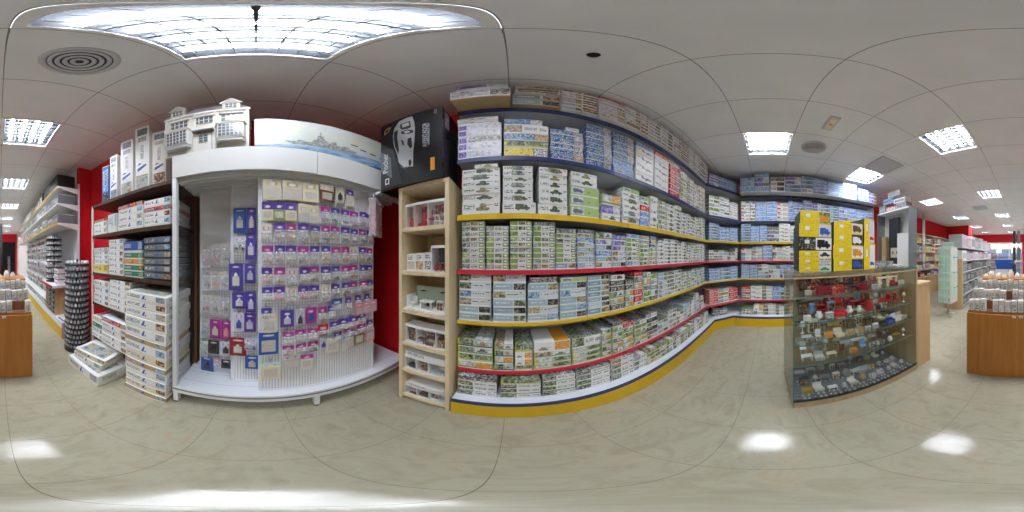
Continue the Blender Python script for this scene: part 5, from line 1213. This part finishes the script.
# the miniatures
kinds = {'sofa': 'miniature_sofa', 'chair': 'miniature_chair', 'table': 'miniature_table', 'cabinet': 'miniature_cabinet', 'bed': 'miniature_bed', 'lamp': 'miniature_lamp', 'pot': 'miniature_pot', 'fireplace': 'miniature_fireplace', 'carton': 'miniature_carton'}
plan = [  # shelf index from the top, (kind, material, scale) near end -> far end, front row then back row
 (4, [('carton', 'offwhite', .8), ('sofa', 'crimson', 1.1), ('sofa', 'art_red', 1.1), ('chair', 'charcoal', 1.5), ('sofa', 'crimson', 1.0), ('carton', 'light_grey', .9), ('fireplace', 'cream', 1.2), ('sofa', 'crimson', .9), ('carton', 'beige_wall', 1.0)], [('cabinet', 'brown', 1.2), ('bed', 'art_red', 1.0), ('cabinet', 'dark_wood', 1.2), ('cabinet', 'brown', 1.3), ('table', 'brown', 1.2), ('cabinet', 'crimson', 1.2), ('chair', 'charcoal', 1.5), ('cabinet', 'art_red', 1.1)], ('white', 'red', 'brown')),
 (3, [('carton', 'offwhite', .9), ('pot', 'white', 1.5), ('carton', 'print_dark', 1.0), ('sofa', 'red', .9), ('pot', 'white', 1.6), ('pot', 'white', 1.4), ('pot', 'red', 2.2), ('carton', 'charcoal', 1.0), ('carton', 'art_grey', 1.0), ('table', 'crimson', 1.0), ('chair', 'crimson', 1.4), ('lamp', 'cream', 1.4)], [('cabinet', 'dark_wood', 1.2), ('pot', 'sky', 2.0), ('sofa', 'red', 1.0), ('cabinet', 'sky', 1.0), ('chair', 'red', 1.6), ('pot', 'crimson', 2.2), ('table', 'crimson', 1.3), ('sofa', 'crimson', 1.1), ('chair', 'brown', 1.5)], None),
 (2, [('table', 'light_grey', 1.0), ('chair', 'white', 1.2), ('carton', 'orange', 1.1), ('bed', 'cream', .9), ('carton', 'kraft', 1.1), ('carton', 'kraft', 1.1), ('carton', 'print_blue', .9), ('carton', 'print_blue', .9), ('sofa', 'charcoal', .8), ('sofa', 'blue', .9), ('bed', 'white', 1.0), ('bed', 'light_grey', 1.0)], [('lamp', 'white', 1.6), ('cabinet', 'cream', 1.4), ('cabinet', 'pale_blue', 1.2), ('table', 'gold', 1.2), ('cabinet', 'kraft', 1.2), ('table', 'brown', 1.3), ('cabinet', 'white', 1.1), ('table', 'dark_wood', 1.2)], None),
 (1, [('table', 'white', 1.1), ('bed', 'light_grey', .9), ('table', 'cream', 1.0), ('chair', 'brown', 1.4), ('carton', 'orange', 1.0), ('chair', 'sky', 1.4), ('carton', 'art_grey', 1.1), ('carton', 'art_grey', 1.1), ('pot', 'white', 1.4), ('table', 'gold', 1.0), ('lamp', 'white', 1.2)], [('chair', 'white', 1.5), ('pot', 'silver', 2.0), ('lamp', 'white', 1.6), ('cabinet', 'kraft', 1.1), ('sofa', 'light_grey', 1.0), ('table', 'white', 1.2), ('bed', 'offwhite', .9)], None),
 (0, [('carton', 'gold', 1.3), ('bed', 'white', .9), ('table', 'white', 1.0), ('pot', 'light_grey', 1.4), ('bed', 'offwhite', .9), ('pot', 'tan', 1.8), ('carton', 'light_grey', 1.1), ('carton', 'art_silver', 1.1), ('pot', 'light_grey', 1.3), ('bed', 'light_grey', .8), ('pot', 'white', 1.3)], [('cabinet', 'charcoal', 1.2), ('lamp', 'silver', 1.6), ('table', 'silver', 1.2), ('cabinet', 'white', 1.0), ('pot', 'silver', 2.2), ('table', 'light_grey', 1.3), ('sofa', 'light_grey', 1.0)], None)]
CW = {'offwhite': 'off-white', 'crimson': 'dark red', 'art_red': 'red patterned', 'charcoal': 'dark grey', 'light_grey': 'light grey', 'beige_wall': 'beige', 'dark_wood': 'dark brown', 'print_dark': 'white printed', 'art_grey': 'grey patterned', 'pale_blue': 'pale blue', 'kraft': 'tan', 'print_blue': 'blue printed', 'art_silver': 'silvery', 'sky': 'sky blue'}
SHN = ['case floor', 'fourth glass shelf', 'third glass shelf', 'second glass shelf', 'top glass shelf']
for si, front, backr, _ in plan:
    for rowi, (its, x) in enumerate(((front, DX + .12), (backr + [(q[0], q[1], q[2] * .8) for q in front[::3]], DX + .27), ([(q[0], q[1], q[2] * .85) for q in backr[::-1] + front[::4]], DX + .46))):
        L = DY0 - DY1 - .14
        for k, (kd, m, s) in enumerate(its):
            y = DY0 - .08 - L * (k + .5) / len(its)
            b = MB(); furn(b, kd, 0, 0, 0, m, s)
            o = b.build(kinds[kd], None, (x + R.uniform(-.02, .02), y, CSZ[si] + .001), -PI / 2 + R.uniform(-.1, .1))
            tag(o, f"{CW.get(m, m)} {kinds[kd].replace('_', ' ')}, {ORD[k + 1]} from the near end, {('front', 'middle', 'back')[rowi]} row, {SHN[si]}", 'miniature', f"miniatures on the {SHN[si]} of the display case")
# small silver pieces spread over the case floor in front
for k in range(116):
    y = DY0 - .05 - .0405 * (k // 4); b = MB(); kk = k; k = k // 4
    b.box(-.013, .013, -.009, .009, 0, .006, 'light_grey' if k % 3 else 'charcoal'); b.lathe([(.007, .0062), (.009, .012), (.004, .02), (0, .022)], 'silver', n=8)
    o = b.build('metal_charm', None, (DX + .035 + .048 * (kk % 4) if kk % 4 < 2 else DX + .16 + .05 * (kk % 4), y + R.uniform(-.004, .004), .1105), R.uniform(-.3, .3)); tag(o, f"tiny metal charm on the case floor, {ORD[kk % 4 + 1]} row behind glass, {ORD[k + 1]} from near end", 'miniature', 'metal charms along the display case floor')

# ------------------------------------------------------------------ yellow boxes on the display case
def yellow_box(w, h, d, y, z, label, pic, rot=-PI / 2, x=DX + .10, split=.6, name='yellow_kit_box', text=True, black=False):
    e = empty(name, (x, y, z), rot, label, 'box', 'yellow boxes on the display case')
    b = MB(); b.box(-w / 2, w / 2, 0, d, 0, h, 'black' if black else 'yellow', mm={'w': 'dark_green', 'e': 'dark_green'})
    b.rect(-w / 2 + w * .02, -w / 2 + w * split - .002, h * .08, h * .92, -.0005, 'print_onyellow' if not black else 'art_dark'); b.rect(-w / 2 + w * .18, -w / 2 + w * .32, h * .5, h * .78, -.001, 'white')
    b.rect(-w / 2 + w * split, w / 2 - .003, h * .05, h * .95, -.0005, pic[0]); b.build('carton', e)
    bb = MB(); s = SIL[pic[1]]; pw = w * (1 - split) * .8; ph = min(h * .7, pw * .75)
    bb.face([(w / 2 - w * (1 - split) * .92 + p[0] * pw, -.0012, h * .14 + p[1] * ph) for p in s], pic[2]); bb.build('picture', e)
YA, YB_, YC = -.36, -.648, -.86
z = DZ + .001
left = [(.258, .042, ('ice', 'car', 'green'), 'pale green car picture, at the bottom of the first pile'), (.258, .061, ('print_grey', 'car', 'light_grey'), 'white sketch picture, second up in the first pile'), (.258, .058, ('white', 'car', 'charcoal'), 'dark racing car picture, third up in the first pile'),
        (.268, .105, ('white', 'truck', 'black'), 'black truck cab pictures, fourth up in the first pile'), (.258, .105, ('lavender', 'truck', 'blue'), 'blue lorry picture, fifth up in the first pile'), (.24, .10, ('art_green', 'truck', 'orange'), 'green and orange picture, topping the first pile')]
for k, (w, h, pic, lb) in enumerate(left):
    yellow_box(w, h - .001, .26, YA, z, ('black and white' if k == 3 else 'yellow') + ' kit box with ' + lb, pic, black=(k == 3), split=.5 if k == 3 else .6); z += h
z = DZ + .001
for k, (w, h, pic, lb) in enumerate([(.278, .097, ('charcoal', 'truck', 'royal'), 'dark blue truck picture, at the bottom of the second pile'), (.288, .11, ('white', 'truck', 'orange'), 'orange tractor picture, second up in the second pile'), (.272, .10, ('charcoal', 'truck', 'white'), 'white car on black, third up in the second pile'), (.272, .094, ('offwhite', 'truck', 'brown'), 'brown picture, topping the second pile')]):
    yellow_box(w, h - .001, .26, YB_, z, 'yellow kit box with ' + lb, pic); z += h
yellow_box(.122, .23, .2, YC, DZ + .001, 'upright yellow kit box with small blue lorry, under another upright box', ('white', 'truck', 'royal'), split=.5)
yellow_box(.112, .225, .2, YC + .003, DZ + .232, 'upright yellow kit box with red picture, on top of another upright box', ('lavender', 'truck', 'red'), split=.5)
e = empty('yellow_blue_kit_box', (DX + .22, -.68, DZ + .403), -PI / 2, 'yellow and blue wedge-shaped box lying on the second yellow pile', 'box')
b = MB(); b.prism([(-.10, 0), (.13, 0), (.13, .075), (-.10, .02)], 1, 0, .1, 'yellow'); b.build('carton', e); b = MB(); b.face([(.0, -.0006, .004), (.12, -.0006, .004), (.12, -.0006, .06), (.04, -.0006, .03)], 'royal'); b.build('picture', e)
# dark crumpled goods and a white carton lying further along the case top
for k in range(3):
    e = empty('wrapped_goods', (DX + .24, -1.0 - .12 * k, DZ + .001), -PI / 2 + .1 * (k - 1), f"clear-wrapped bundle of dark goods, {ORD[k + 1]} past the yellow boxes on the display case", 'pack', 'wrapped bundles on the display case')
    b = MB(); b.box(-.045, .045, 0, .16, 0, .03 + .012 * k, 'art_dark'); b.build('goods', e); b = MB(); b.box(-.049, .049, -.004, .164, .0, .036 + .012 * k, 'bag', skip=('b',)); b.build('wrapping', e)
e = empty('white_carton', (DX + .2, -1.36, DZ + .001), -PI / 2, 'flat white carton at the far end of the display case top', 'box'); b = MB(); b.box(-.045, .045, 0, .2, 0, .022, 'white'); b.build('carton', e); b = MB(); b.rect(-.03, .03, .004, .016, -.0006, 'print_grey'); b.build('print_label', e)

# ------------------------------------------------------------------ counters
r = empty('wood_counter', (0, 0, 0), 0, 'pale wood counter end beside the glass display case', 'counter')
b = MB(); b.box(1.115, 1.75, -1.715, -1.445, 0, 1.155, 'beech'); b.build('body', r)
b = MB(); b.box(1.105, 1.76, -1.725, -1.44, 1.1555, 1.185, 'beech'); b.build('top', r)
r = empty('low_counter', (0, 0, 0), 0, 'low pale wood counter far behind the display case', 'counter')
b = MB(); b.box(3.55, 3.86, -7.6, -4.4, .0, .685, 'beech'); b.build('body', r)
b = MB(); b.box(3.52, 3.88, -7.63, -4.37, .6855, .72, 'beech'); b.build('top', r)
for k in range(3):
    b = MB(); b.box(3.54, 3.5495, -5.2 - .8 * k, -5.19 - .8 * k, .02, .72, 'brown'); b.build('joint', r)
r = empty('white_post', (4.06, -5.75, 0), 0, 'slim white round post from floor to ceiling behind the low counter', 'post')
b = MB(); b.tube((0, 0, .03), (0, 0, CEIL - .005), .06, 'white', 20); b.build('shaft', r); b = MB(); b.lathe([(.1, 0), (.1, .015), (.062, .03)], 'white_metal', n=20); b.build('foot_ring', r)
for k, (y, m, nm) in enumerate(((-4.55, 'dark_wood', 'dark'), (-4.95, 'crimson', 'dark red'), (-5.4, 'charcoal', 'charcoal'), (-5.9, 'art_mixed', 'patterned'), (-6.4, 'purple', 'purple'))):
    e = empty('counter_box', (3.56, y, .721), -PI / 2, f"{nm} box lying on the low wooden counter", 'box'); b = MB(); b.box(-.16, .16, 0, .3, 0, .13 + .03 * (k % 3), m); b.build('carton', e); b = MB(); b.rect(-.12, .12, .03, .1, -.0008, 'print_grey'); b.build('print_label', e)

# ------------------------------------------------------------------ tall white end unit
r = empty('end_unit', (0, 0, 0), 0, 'tall white end unit with open front behind the display case', 'cabinet')
EY = -2.80
b = MB(); b.box(2.30, 3.38, EY - .15, EY - .13, 0, 2.58, 'white_paint'); b.build('back_sheet', r)
b = MB(); b.box(2.28, 2.30, EY - .15, EY + .12, 0, 2.62, 'grey_metal'); b.build('side_sheet', r)
b = MB(); b.box(3.355, 3.38, EY - .129, EY + .12, 0, 2.62, 'grey_metal'); b.build('side_sheet', r)
b = MB(); b.box(2.30, 3.354, EY - .15, EY + .12, 2.585, 2.62, 'white_metal'); b.build('top', r)
b = MB(); b.box(2.301, 3.354, EY - .129, EY + .12, .96, 1.0, 'white_metal'); b.build('shelf', r)
r = empty('slatted_panel', (2.88, EY + .0, 1.001), 0.0, 'dark grey slatted panel with white label inside the white end unit', 'panel')
b = MB()
for k in range(4): b.box(-.17 + .087 * k, -.09 + .087 * k, -.03, 0, 0, 1.45, 'charcoal')
b.box(-.172, .173, -.045, -.0305, 0, 1.45, 'steel_grey'); b.build('slats', r); b = MB(); b.box(-.18, .10, .0005, .008, .46, .70, 'beige_wall'); b.box(-.14, -.1, .0085, .009, .55, .61, 'black'); b.box(.0, .04, .0085, .009, .55, .61, 'black'); b.build('label_card', r)
e = empty('white_sheet', (2.49, EY + .1, 1.001), 0, 'plain white board standing at the edge of the white end unit', 'board'); b = MB(); b.box(-.17, .17, -.012, 0, 0, 1.02, 'white'); b.build('sheet', e); b = MB(); b.box(-.162, .162, -.014, .002, 1.0205, 1.03, 'silver'); b.build('edge_strip', e)
e = empty('tan_carton', (3.24, EY + .02, 1.001), 0, 'tall tan carton beside the slatted panel in the end unit', 'box'); b = MB(); b.box(-.08, .08, -.1, 0, 0, 1.0, 'kraft'); b.build('carton', e); b = MB(); b.rect(-.06, .06, .1, .4, -.1008, 'art_tan'); b.face([(.06, .0008, .1), (-.06, .0008, .1), (-.06, .0008, .5), (.06, .0008, .5)], 'art_tan'); b.build('picture', e)
tops = [(2.55, .3, .16, 'art_mixed'), (2.9, .34, .13, 'art_red'), (3.22, .26, .2, 'art_grey'), (2.62, .36, .12, 'white'), (3.0, .36, .16, 'art_sky'), (2.8, .4, .15, 'art_scrap')]
zz = {0: 2.622, 1: 2.622, 2: 2.622, 3: 2.785, 4: 2.83, 5: 2.995}
for k, (x, w, h, m) in enumerate(tops):
    e = empty('bagged_carton', (x, EY - .12, zz[k]), R.uniform(-.06, .06), f"{('patchwork', 'red', 'grey', 'white', 'blue', 'pale')[k]} carton in the jumble on top of the white end unit", 'box', 'cartons on top of the end unit')
    b = MB(); b.box(-w / 2, w / 2, 0, .2, 0, h - .004, m); b.build('carton', e); b = MB(); b.face([(w * .4, .2008, h * .2), (-w * .4, .2008, h * .2), (-w * .4, .2008, h * .7), (w * .4, .2008, h * .7)], pick(['print_grey', 'art_mixed', 'print_onblack'], R)); b.build('picture', e)

# ------------------------------------------------------------------ brown table with tiers of packets behind the camera
TX0, TX1, TY, TYB = -.325, .59, -1.61, -2.45
r = empty('packet_table', (0, 0, 0), 0, 'orange-brown wooden table box with stepped tiers of white packets', 'table')
b = MB(); b.box(TX0, TX1, TYB, TY, 0.01, .88, 'table_wood'); b.build('body', r)
b = MB(); b.box(TX0 + .02, TX1 - .02, TYB + .02, TY - .02, 0, .0099, 'dark_wood'); b.build('skirting', r)
TZ = [.80, .905, 1.02]
tiers = [(TY - .012, .90), (TY - .17, .985), (TY - .34, 1.07)]
for k, (y, z) in enumerate(tiers):
    b = MB()
    b.box(TX0 + .004, TX1 - .004, y - .10, y - .012, .8805, z - .0, 'mid_wood'); b.build('step', r)
b = MB(); b.box(TX0, TX1, TY - .53, TY - .47, .8805, 1.19, 'table_wood'); b.build('back_rail', r)
b = MB(); b.box(TX0 - .005, TX1 + .005, TYB, TY - .4705, 1.1905, 1.205, 'table_wood'); b.build('top_shelf', r)
names = ['lowest', 'middle', 'highest']
for t, (y, z) in enumerate(tiers):
    n = 14
    for k in range(n):
        x = TX1 - .035 - (TX1 - TX0 - .07) * k / (n - 1)
        if t == 0 and k in (3, 11, 12): continue
        if t == 1 and k in (6,): continue
        w = .058; h = .112 + .008 * ((k * 7 + t) % 3); b = MB()
        b.prism([(-w / 2, -.008), (-w / 2 + .006, -.022), (w / 2 - .006, -.022), (w / 2, -.008), (w / 2, .02), (-w / 2, .02)], 2, .0, h, 'offwhite')
        b.rect(-w * .36, w * .36, .012, h * .72, -.0226, pick(['print_grey', 'print_dark', 'art_silver'], R)); b.box(-w * .46, w * .46, -.016, .016, h + .0003, h + .008, 'white')
        o = b.build('white_packet', None, (x, y - .055, z + .001), PI + R.uniform(-.12, .12)); tag(o, f"white printed packet, {ORD[k + 1]} from the mint tower end on the {names[t]} table tier", 'packet', 'white packets on the brown table')
for k, x in enumerate((.10, .03, -.04)):
    b = MB(); b.box(-.018, .018, 0, .003, -.012, .012, 'white'); b.rect(-.014, .014, -.008, .008, -.0005, 'print_dark'); o = b.build('price_tag', r, (x, TY + .0035, .865), PI); o['label'] = 'small white price tag'
for k in range(9):
    x = TX1 - .06 - .088 * k; m = ('cream', 'offwhite', 'white')[k % 3]; b = MB(); h = .03 + .03 * ((k * 5) % 3)
    b.lathe([(.034, 0), (.038, .006), (.036, h * .7), (.022, h), (0, h)], m, n=12, sy=.8); b.box(-.02, .02, -.004, .004, h + .0005, h + .012, 'white'); o = b.build('white_pouch', None, (x, TYB + .2 + .05 * (k % 2), 1.2055), R.uniform(-1, 1)); tag(o, f"pale bagged bundle on the table's top shelf, {ORD[k + 1]} from the mint tower", 'pouch', 'pale bundles on the table top shelf')

# ------------------------------------------------------------------ mint card tower
r = empty('card_tower', (1.79, -3.56, 0), -.05, 'tall mint green revolving tower of small cards on a wire foot', 'display stand')
b = MB(); b.tube((0, 0, .03), (0, 0, .38), .02, 'silver', 12)
for k in range(4):
    a = PI / 4 + PI / 2 * k; b.path([(0, 0, .06), (.25 * math.cos(a), .25 * math.sin(a), .008)], .009, 'silver')
b.build('wire_foot', r)
b = MB(); b.box(-.17, .17, -.17, .17, .36, 1.72, 'mint', mm={'w': 'offwhite', 'e': 'offwhite'}); b.build('column', r)
for k in range(7):
    z = .39 + .188 * k
    b = MB()
    for j in range(4):
        x = -.118 + .079 * j
        b.box(x - .034, x + .034, .1705, .185, z, z + .155, 'mint'); b.face([(x + .026, .1855, z + .02), (x - .026, .1855, z + .02), (x - .026, .1855, z + .135), (x + .026, .1855, z + .135)], 'print_onmint')
    b.build('card_pocket', r)
b = MB(); b.box(-.15, .15, -.006, .006, 1.7205, 1.84, 'mint'); b.face([(.13, .0065, 1.75), (-.13, .0065, 1.75), (-.13, .0065, 1.81), (.13, .0065, 1.81)], 'print_onmint'); b.build('header_sign', r)
for k in range(3):
    for j in range(2):
        z = .55 + .36 * k; b = MB(); yy = -.075 + .15 * j
        for s in (-1,):
            b.box(-.1825, -.1705, yy - .06, yy + .06, z, z + .26, 'mint'); b.tube((s * .186, yy, z + .2), (s * .235, yy, z + .2), .006, 'black', 6)
        b.build('side_pack', r)

# ------------------------------------------------------------------ goods shelving behind the table
r = empty('aisle_shelving', (0, 0, 0), 0, 'grey aisle shelving with pale wood end panel behind the mint tower', 'shelving')
b = MB(); b.box(1.62, 2.20, -4.12, -4.08, 0, 1.42, 'beech'); b.build('end_panel', r)
b = MB(); b.box(2.16, 2.2, -8.2, -4.121, 0, 2.0, 'grey_metal'); b.build('back_panel', r)
AZ = [.10, .42, .74, 1.06, 1.38, 1.75]
for z in AZ:
    b = MB(); b.box(1.64, 2.159, -8.2, -4.121, z - .03, z, 'shelf_grey'); b.build('shelf', r)
n = 0
for s, z in enumerate(AZ):
    y = -4.15; k = 0
    while y > -7.9:
        w = R.uniform(.22, .42); k += 1; h = R.uniform(.18, .27) if s < 5 else R.uniform(.25, .45)
        m = pick(['charcoal', 'art_grey', 'steel_grey', 'art_dark'] if s < 4 else ['lavender', 'pink', 'white', 'art_mixed', 'light_grey'], R); b = MB(); b.box(-w / 2, w / 2, 0, .4, 0, h, m); b.rect(-w * .4, w * .4, h * .15, h * .8, -.0008, pick(['art_grey', 'print_onblack', 'art_dark'] if s < 4 else ['art_scrap', 'print_grey', 'art_mixed'], R)); b.box(-w / 2 - .002, w / 2 + .002, -.002, .402, h + .0004, h + .012, 'light_grey' if s < 4 else 'white')
        o = b.build('aisle_carton', None, (1.66, y - w / 2, z + .001), -PI / 2); tag(o, f"carton on the grey aisle shelving, {ORD[k]} from its wood end, {('floor', 'second', 'third', 'fourth', 'fifth', 'top')[s]} shelf", 'box', 'cartons on the grey aisle shelving'); y -= w + .01

# wooden shelving along the far right wall
def wood_unit(x0, x1, y0, y1, zs, label, group, pal, facing):
    r = empty('wood_shelving', (0, 0, 0), 0, label, 'shelving')
    for yy in (y0 - .03, (y0 + y1) / 2, y1):
        b = MB(); b.box(x0, x1, yy, yy + .03, 0, zs[-1] + .4, 'birch'); b.build('side_panel', r)
    b = MB(); b.box(x1 - .02, x1, y1 + .031, y0 - .031, 0, zs[-1] + .4, 'birch'); b.build('back_panel', r)
    for z in zs + [zs[-1] + .4]:
        b = MB(); b.box(x0 + .002, x1 - .021, y1 + .031, (y0 + y1) / 2 - .001, z - .03, z, 'birch'); b.box(x0 + .002, x1 - .021, (y0 + y1) / 2 + .031, y0 - .031, z - .03, z, 'birch'); b.build('shelf', r)
    for s, z in enumerate(zs):
        for half, (a, c) in enumerate((((y0 + y1) / 2 + .04, y0 - .04), (y1 + .04, (y0 + y1) / 2 - .01))):
            y = c; k = 0
            while y - .2 > a:
                w = R.uniform(.14, .3); w = min(w, y - a - .005); k += 1; h = R.uniform(.14, .3); b = MB(); b.box(-w / 2, w / 2, 0, .22, 0, h, pick(pal, R)); b.rect(-w * .4, w * .4, h * .2, h * .8, -.0008, pick(['art_mixed', 'print_grey', 'art_yellow', 'art_green', 'art_red'], R)); b.box(-w / 2 + .004, w / 2 - .004, .004, .216, h + .0004, h + .008, 'offwhite')
                o = b.build('craft_carton', None, (x0 + .03, y - w / 2, z + .001), -PI / 2); tag(o, f"craft carton, {ORD[k]} in the {('near', 'far')[half]} half, {ORD[s + 1]} shelf up, {group}", 'box', 'craft cartons on ' + group); y -= w + .012
wood_unit(4.3, 4.7, -5.0, -9.2, [.1, .5, .9, 1.3, 1.7, 2.1], 'birch shelving with colourful cartons by the red pillar', 'birch wall shelving', ['white', 'art_mixed', 'yellow', 'cream', 'crimson', 'pale_green', 'light_grey'], 0)
e = empty('wood_shelving', (0, 0, 0), 0, 'shorter birch shelving facing the aisle in front of the red pillar', 'shelving')
b = MB(); b.box(3.4, 4.2, -9.28, -9.0, 0, .08, 'birch'); b.build('plinth', e)
for z in (.5, .95, 1.4, 1.85, 2.3):
    b = MB(); b.box(3.4, 4.2, -9.25, -9.0, z - .03, z, 'birch'); b.build('shelf', e)
for x in (3.37, 4.2):
    b = MB(); b.box(x, x + .03, -9.28, -9.0, 0, 2.6, 'birch'); b.build('side_panel', e)
for s, z in enumerate((.08, .5, .95, 1.4, 1.85, 2.3)):
    for k in range(4):
        b = MB(); w = .17; h = R.uniform(.18, .32); b.box(-w / 2, w / 2, -.2, 0, 0, h, pick(['cream', 'pale_green', 'white', 'yellow', 'light_grey'], R)); b.face([(w * .4, .0008, h * .2), (-w * .4, .0008, h * .2), (-w * .4, .0008, h * .8), (w * .4, .0008, h * .8)], pick(['art_green', 'art_mixed', 'print_grey'], R)); b.box(-w / 2 + .004, w / 2 - .004, -.196, -.004, h + .0004, h + .01, 'offwhite')
        o = b.build('craft_carton', None, (3.52 + .19 * k, -9.03, z + .001)); tag(o, f"craft carton, {ORD[k + 1]} across the {ORD[s + 1]} shelf up of the shelving before the red pillar", 'box', 'craft cartons before the red pillar')

# ------------------------------------------------------------------ stands and goods in the middle of the shop
r = empty('black_display_stand', (-.24, -4.5, 0), 0, 'tall black display panel with pale lettering, seen past the packet table', 'display stand')
b = MB(); b.box(-.19, .19, -.12, .12, 0, .06, 'black'); b.build('foot', r); b = MB(); b.box(-.18, .18, -.04, .04, .0605, 1.88, 'gloss_black'); b.build('panel', r)
b = MB(); b.face([(.03, .0408, .9), (-.04, .0408, .9), (-.04, .0408, 1.5), (.03, .0408, 1.5)], 'print_onblack'); b.build('lettering', r)
r = empty('grey_bag_stand', (-.02, -2.75, 0), 0, 'black pole stand hung with grey bags just past the packet table', 'display stand')
b = MB(); b.tube((0, 0, .02), (0, 0, 2.05), .022, 'black', 12); b.build('pole', r); b = MB(); b.lathe([(.22, 0), (.22, .012), (.03, .03), (.024, .06)], 'black', n=24); b.build('foot', r)
for k in range(3):
    b = MB(); b.path([(.0, 0, 1.95 - .28 * k), (.25, 0, 1.95 - .28 * k)], .005, 'silver'); b.build('arm', r)
for k in range(6):
    e = empty('grey_bag', (.09 + .075 * (k % 2), -2.75, 1.94 - .28 * (k // 2)), PI / 2 - .12 * (k % 3 - 1), f"grey hanging bag, {('inner', 'outer')[k % 2]} one on the {('top', 'middle', 'bottom')[k // 2]} arm of the black pole", 'bag', 'grey bags on the black pole')
    b = MB(); b.prism([(-.05, -.02), (.05, -.02), (.06, -.23), (-.06, -.23)], 1, -.022, .022, ('steel_grey', 'charcoal')[k % 2]); b.build('bag_body', e); b = MB(); b.path([(-.02, 0, -.02), (0, 0, -.001), (.02, 0, -.02)], .004, 'black'); b.build('strap', e)
r = empty('blue_bin', (.42, -3.6, 0), 0, 'blue plastic bin on a white stand beyond the packet table', 'bin')
b = MB(); b.box(-.19, .19, -.14, .14, 0, 1.22, 'white'); b.build('stand', r); b = MB()
b.prism([(-.17, 1.2205), (.17, 1.2205), (.21, 1.42), (-.21, 1.42)], 1, -.15, .15, 'blue'); b.build('tub', r)
for k in range(3):
    e = empty('white_gondola', (.5 + .9 * k, -10.5 - .6 * k, 0), 0, f"white low gondola of bright goods towards the entrance, {ORD[k + 1]} from the black panel", 'shelving', 'low gondolas near the entrance')
    b = MB(); b.box(-.4, .4, -.3, .3, 0, .12, 'white_metal'); b.box(-.4, .4, -.02, .02, .1205, 1.6, 'white_metal'); b.build('frame', e)
    for j in range(4):
        b = MB(); b.box(-.39, .39, .0205, .28, .42 + .35 * j, .44 + .35 * j, 'shelf_grey'); s = b.build('shelf', e); b = MB(); b.box(-.37, .37, .04, .26, .441 + .35 * j, .64 + .35 * j, pick(['art_mixed', 'art_sky', 'art_scrap'], R)); b.build('goods', s)['kind'] = 'stuff'

# ================================================================== light, camera, view
w = bpy.data.worlds.new('world'); SC.world = w; w.use_nodes = True
bg = w.node_tree.nodes['Background']; bg.inputs[0].default_value = (.85, .92, 1, 1); bg.inputs[1].default_value = 2.2
cam = bpy.data.cameras.new('camera'); cam.type = 'PANO'
try: cam.panorama_type = 'EQUIRECTANGULAR'
except Exception: cam.cycles.panorama_type = 'EQUIRECTANGULAR'
cam.clip_start = .01; cam.clip_end = 200
co = bpy.data.objects.new('camera', cam); COL.objects.link(co); co.location = (0, 0, EYE); co.rotation_euler = (PI / 2, 0, 0)
SC.camera = co
v = SC.view_settings; v.view_transform = 'Standard'; v.look = 'None'; v.gamma = 1; v.use_curve_mapping = False; v.exposure = 0.62
cy = SC.cycles; cy.max_bounces = 10; cy.diffuse_bounces = 6; cy.glossy_bounces = 4; cy.transparent_max_bounces = 40; cy.transmission_bounces = 4
cy.use_denoising = True; cy.caustics_reflective = False; cy.caustics_refractive = False
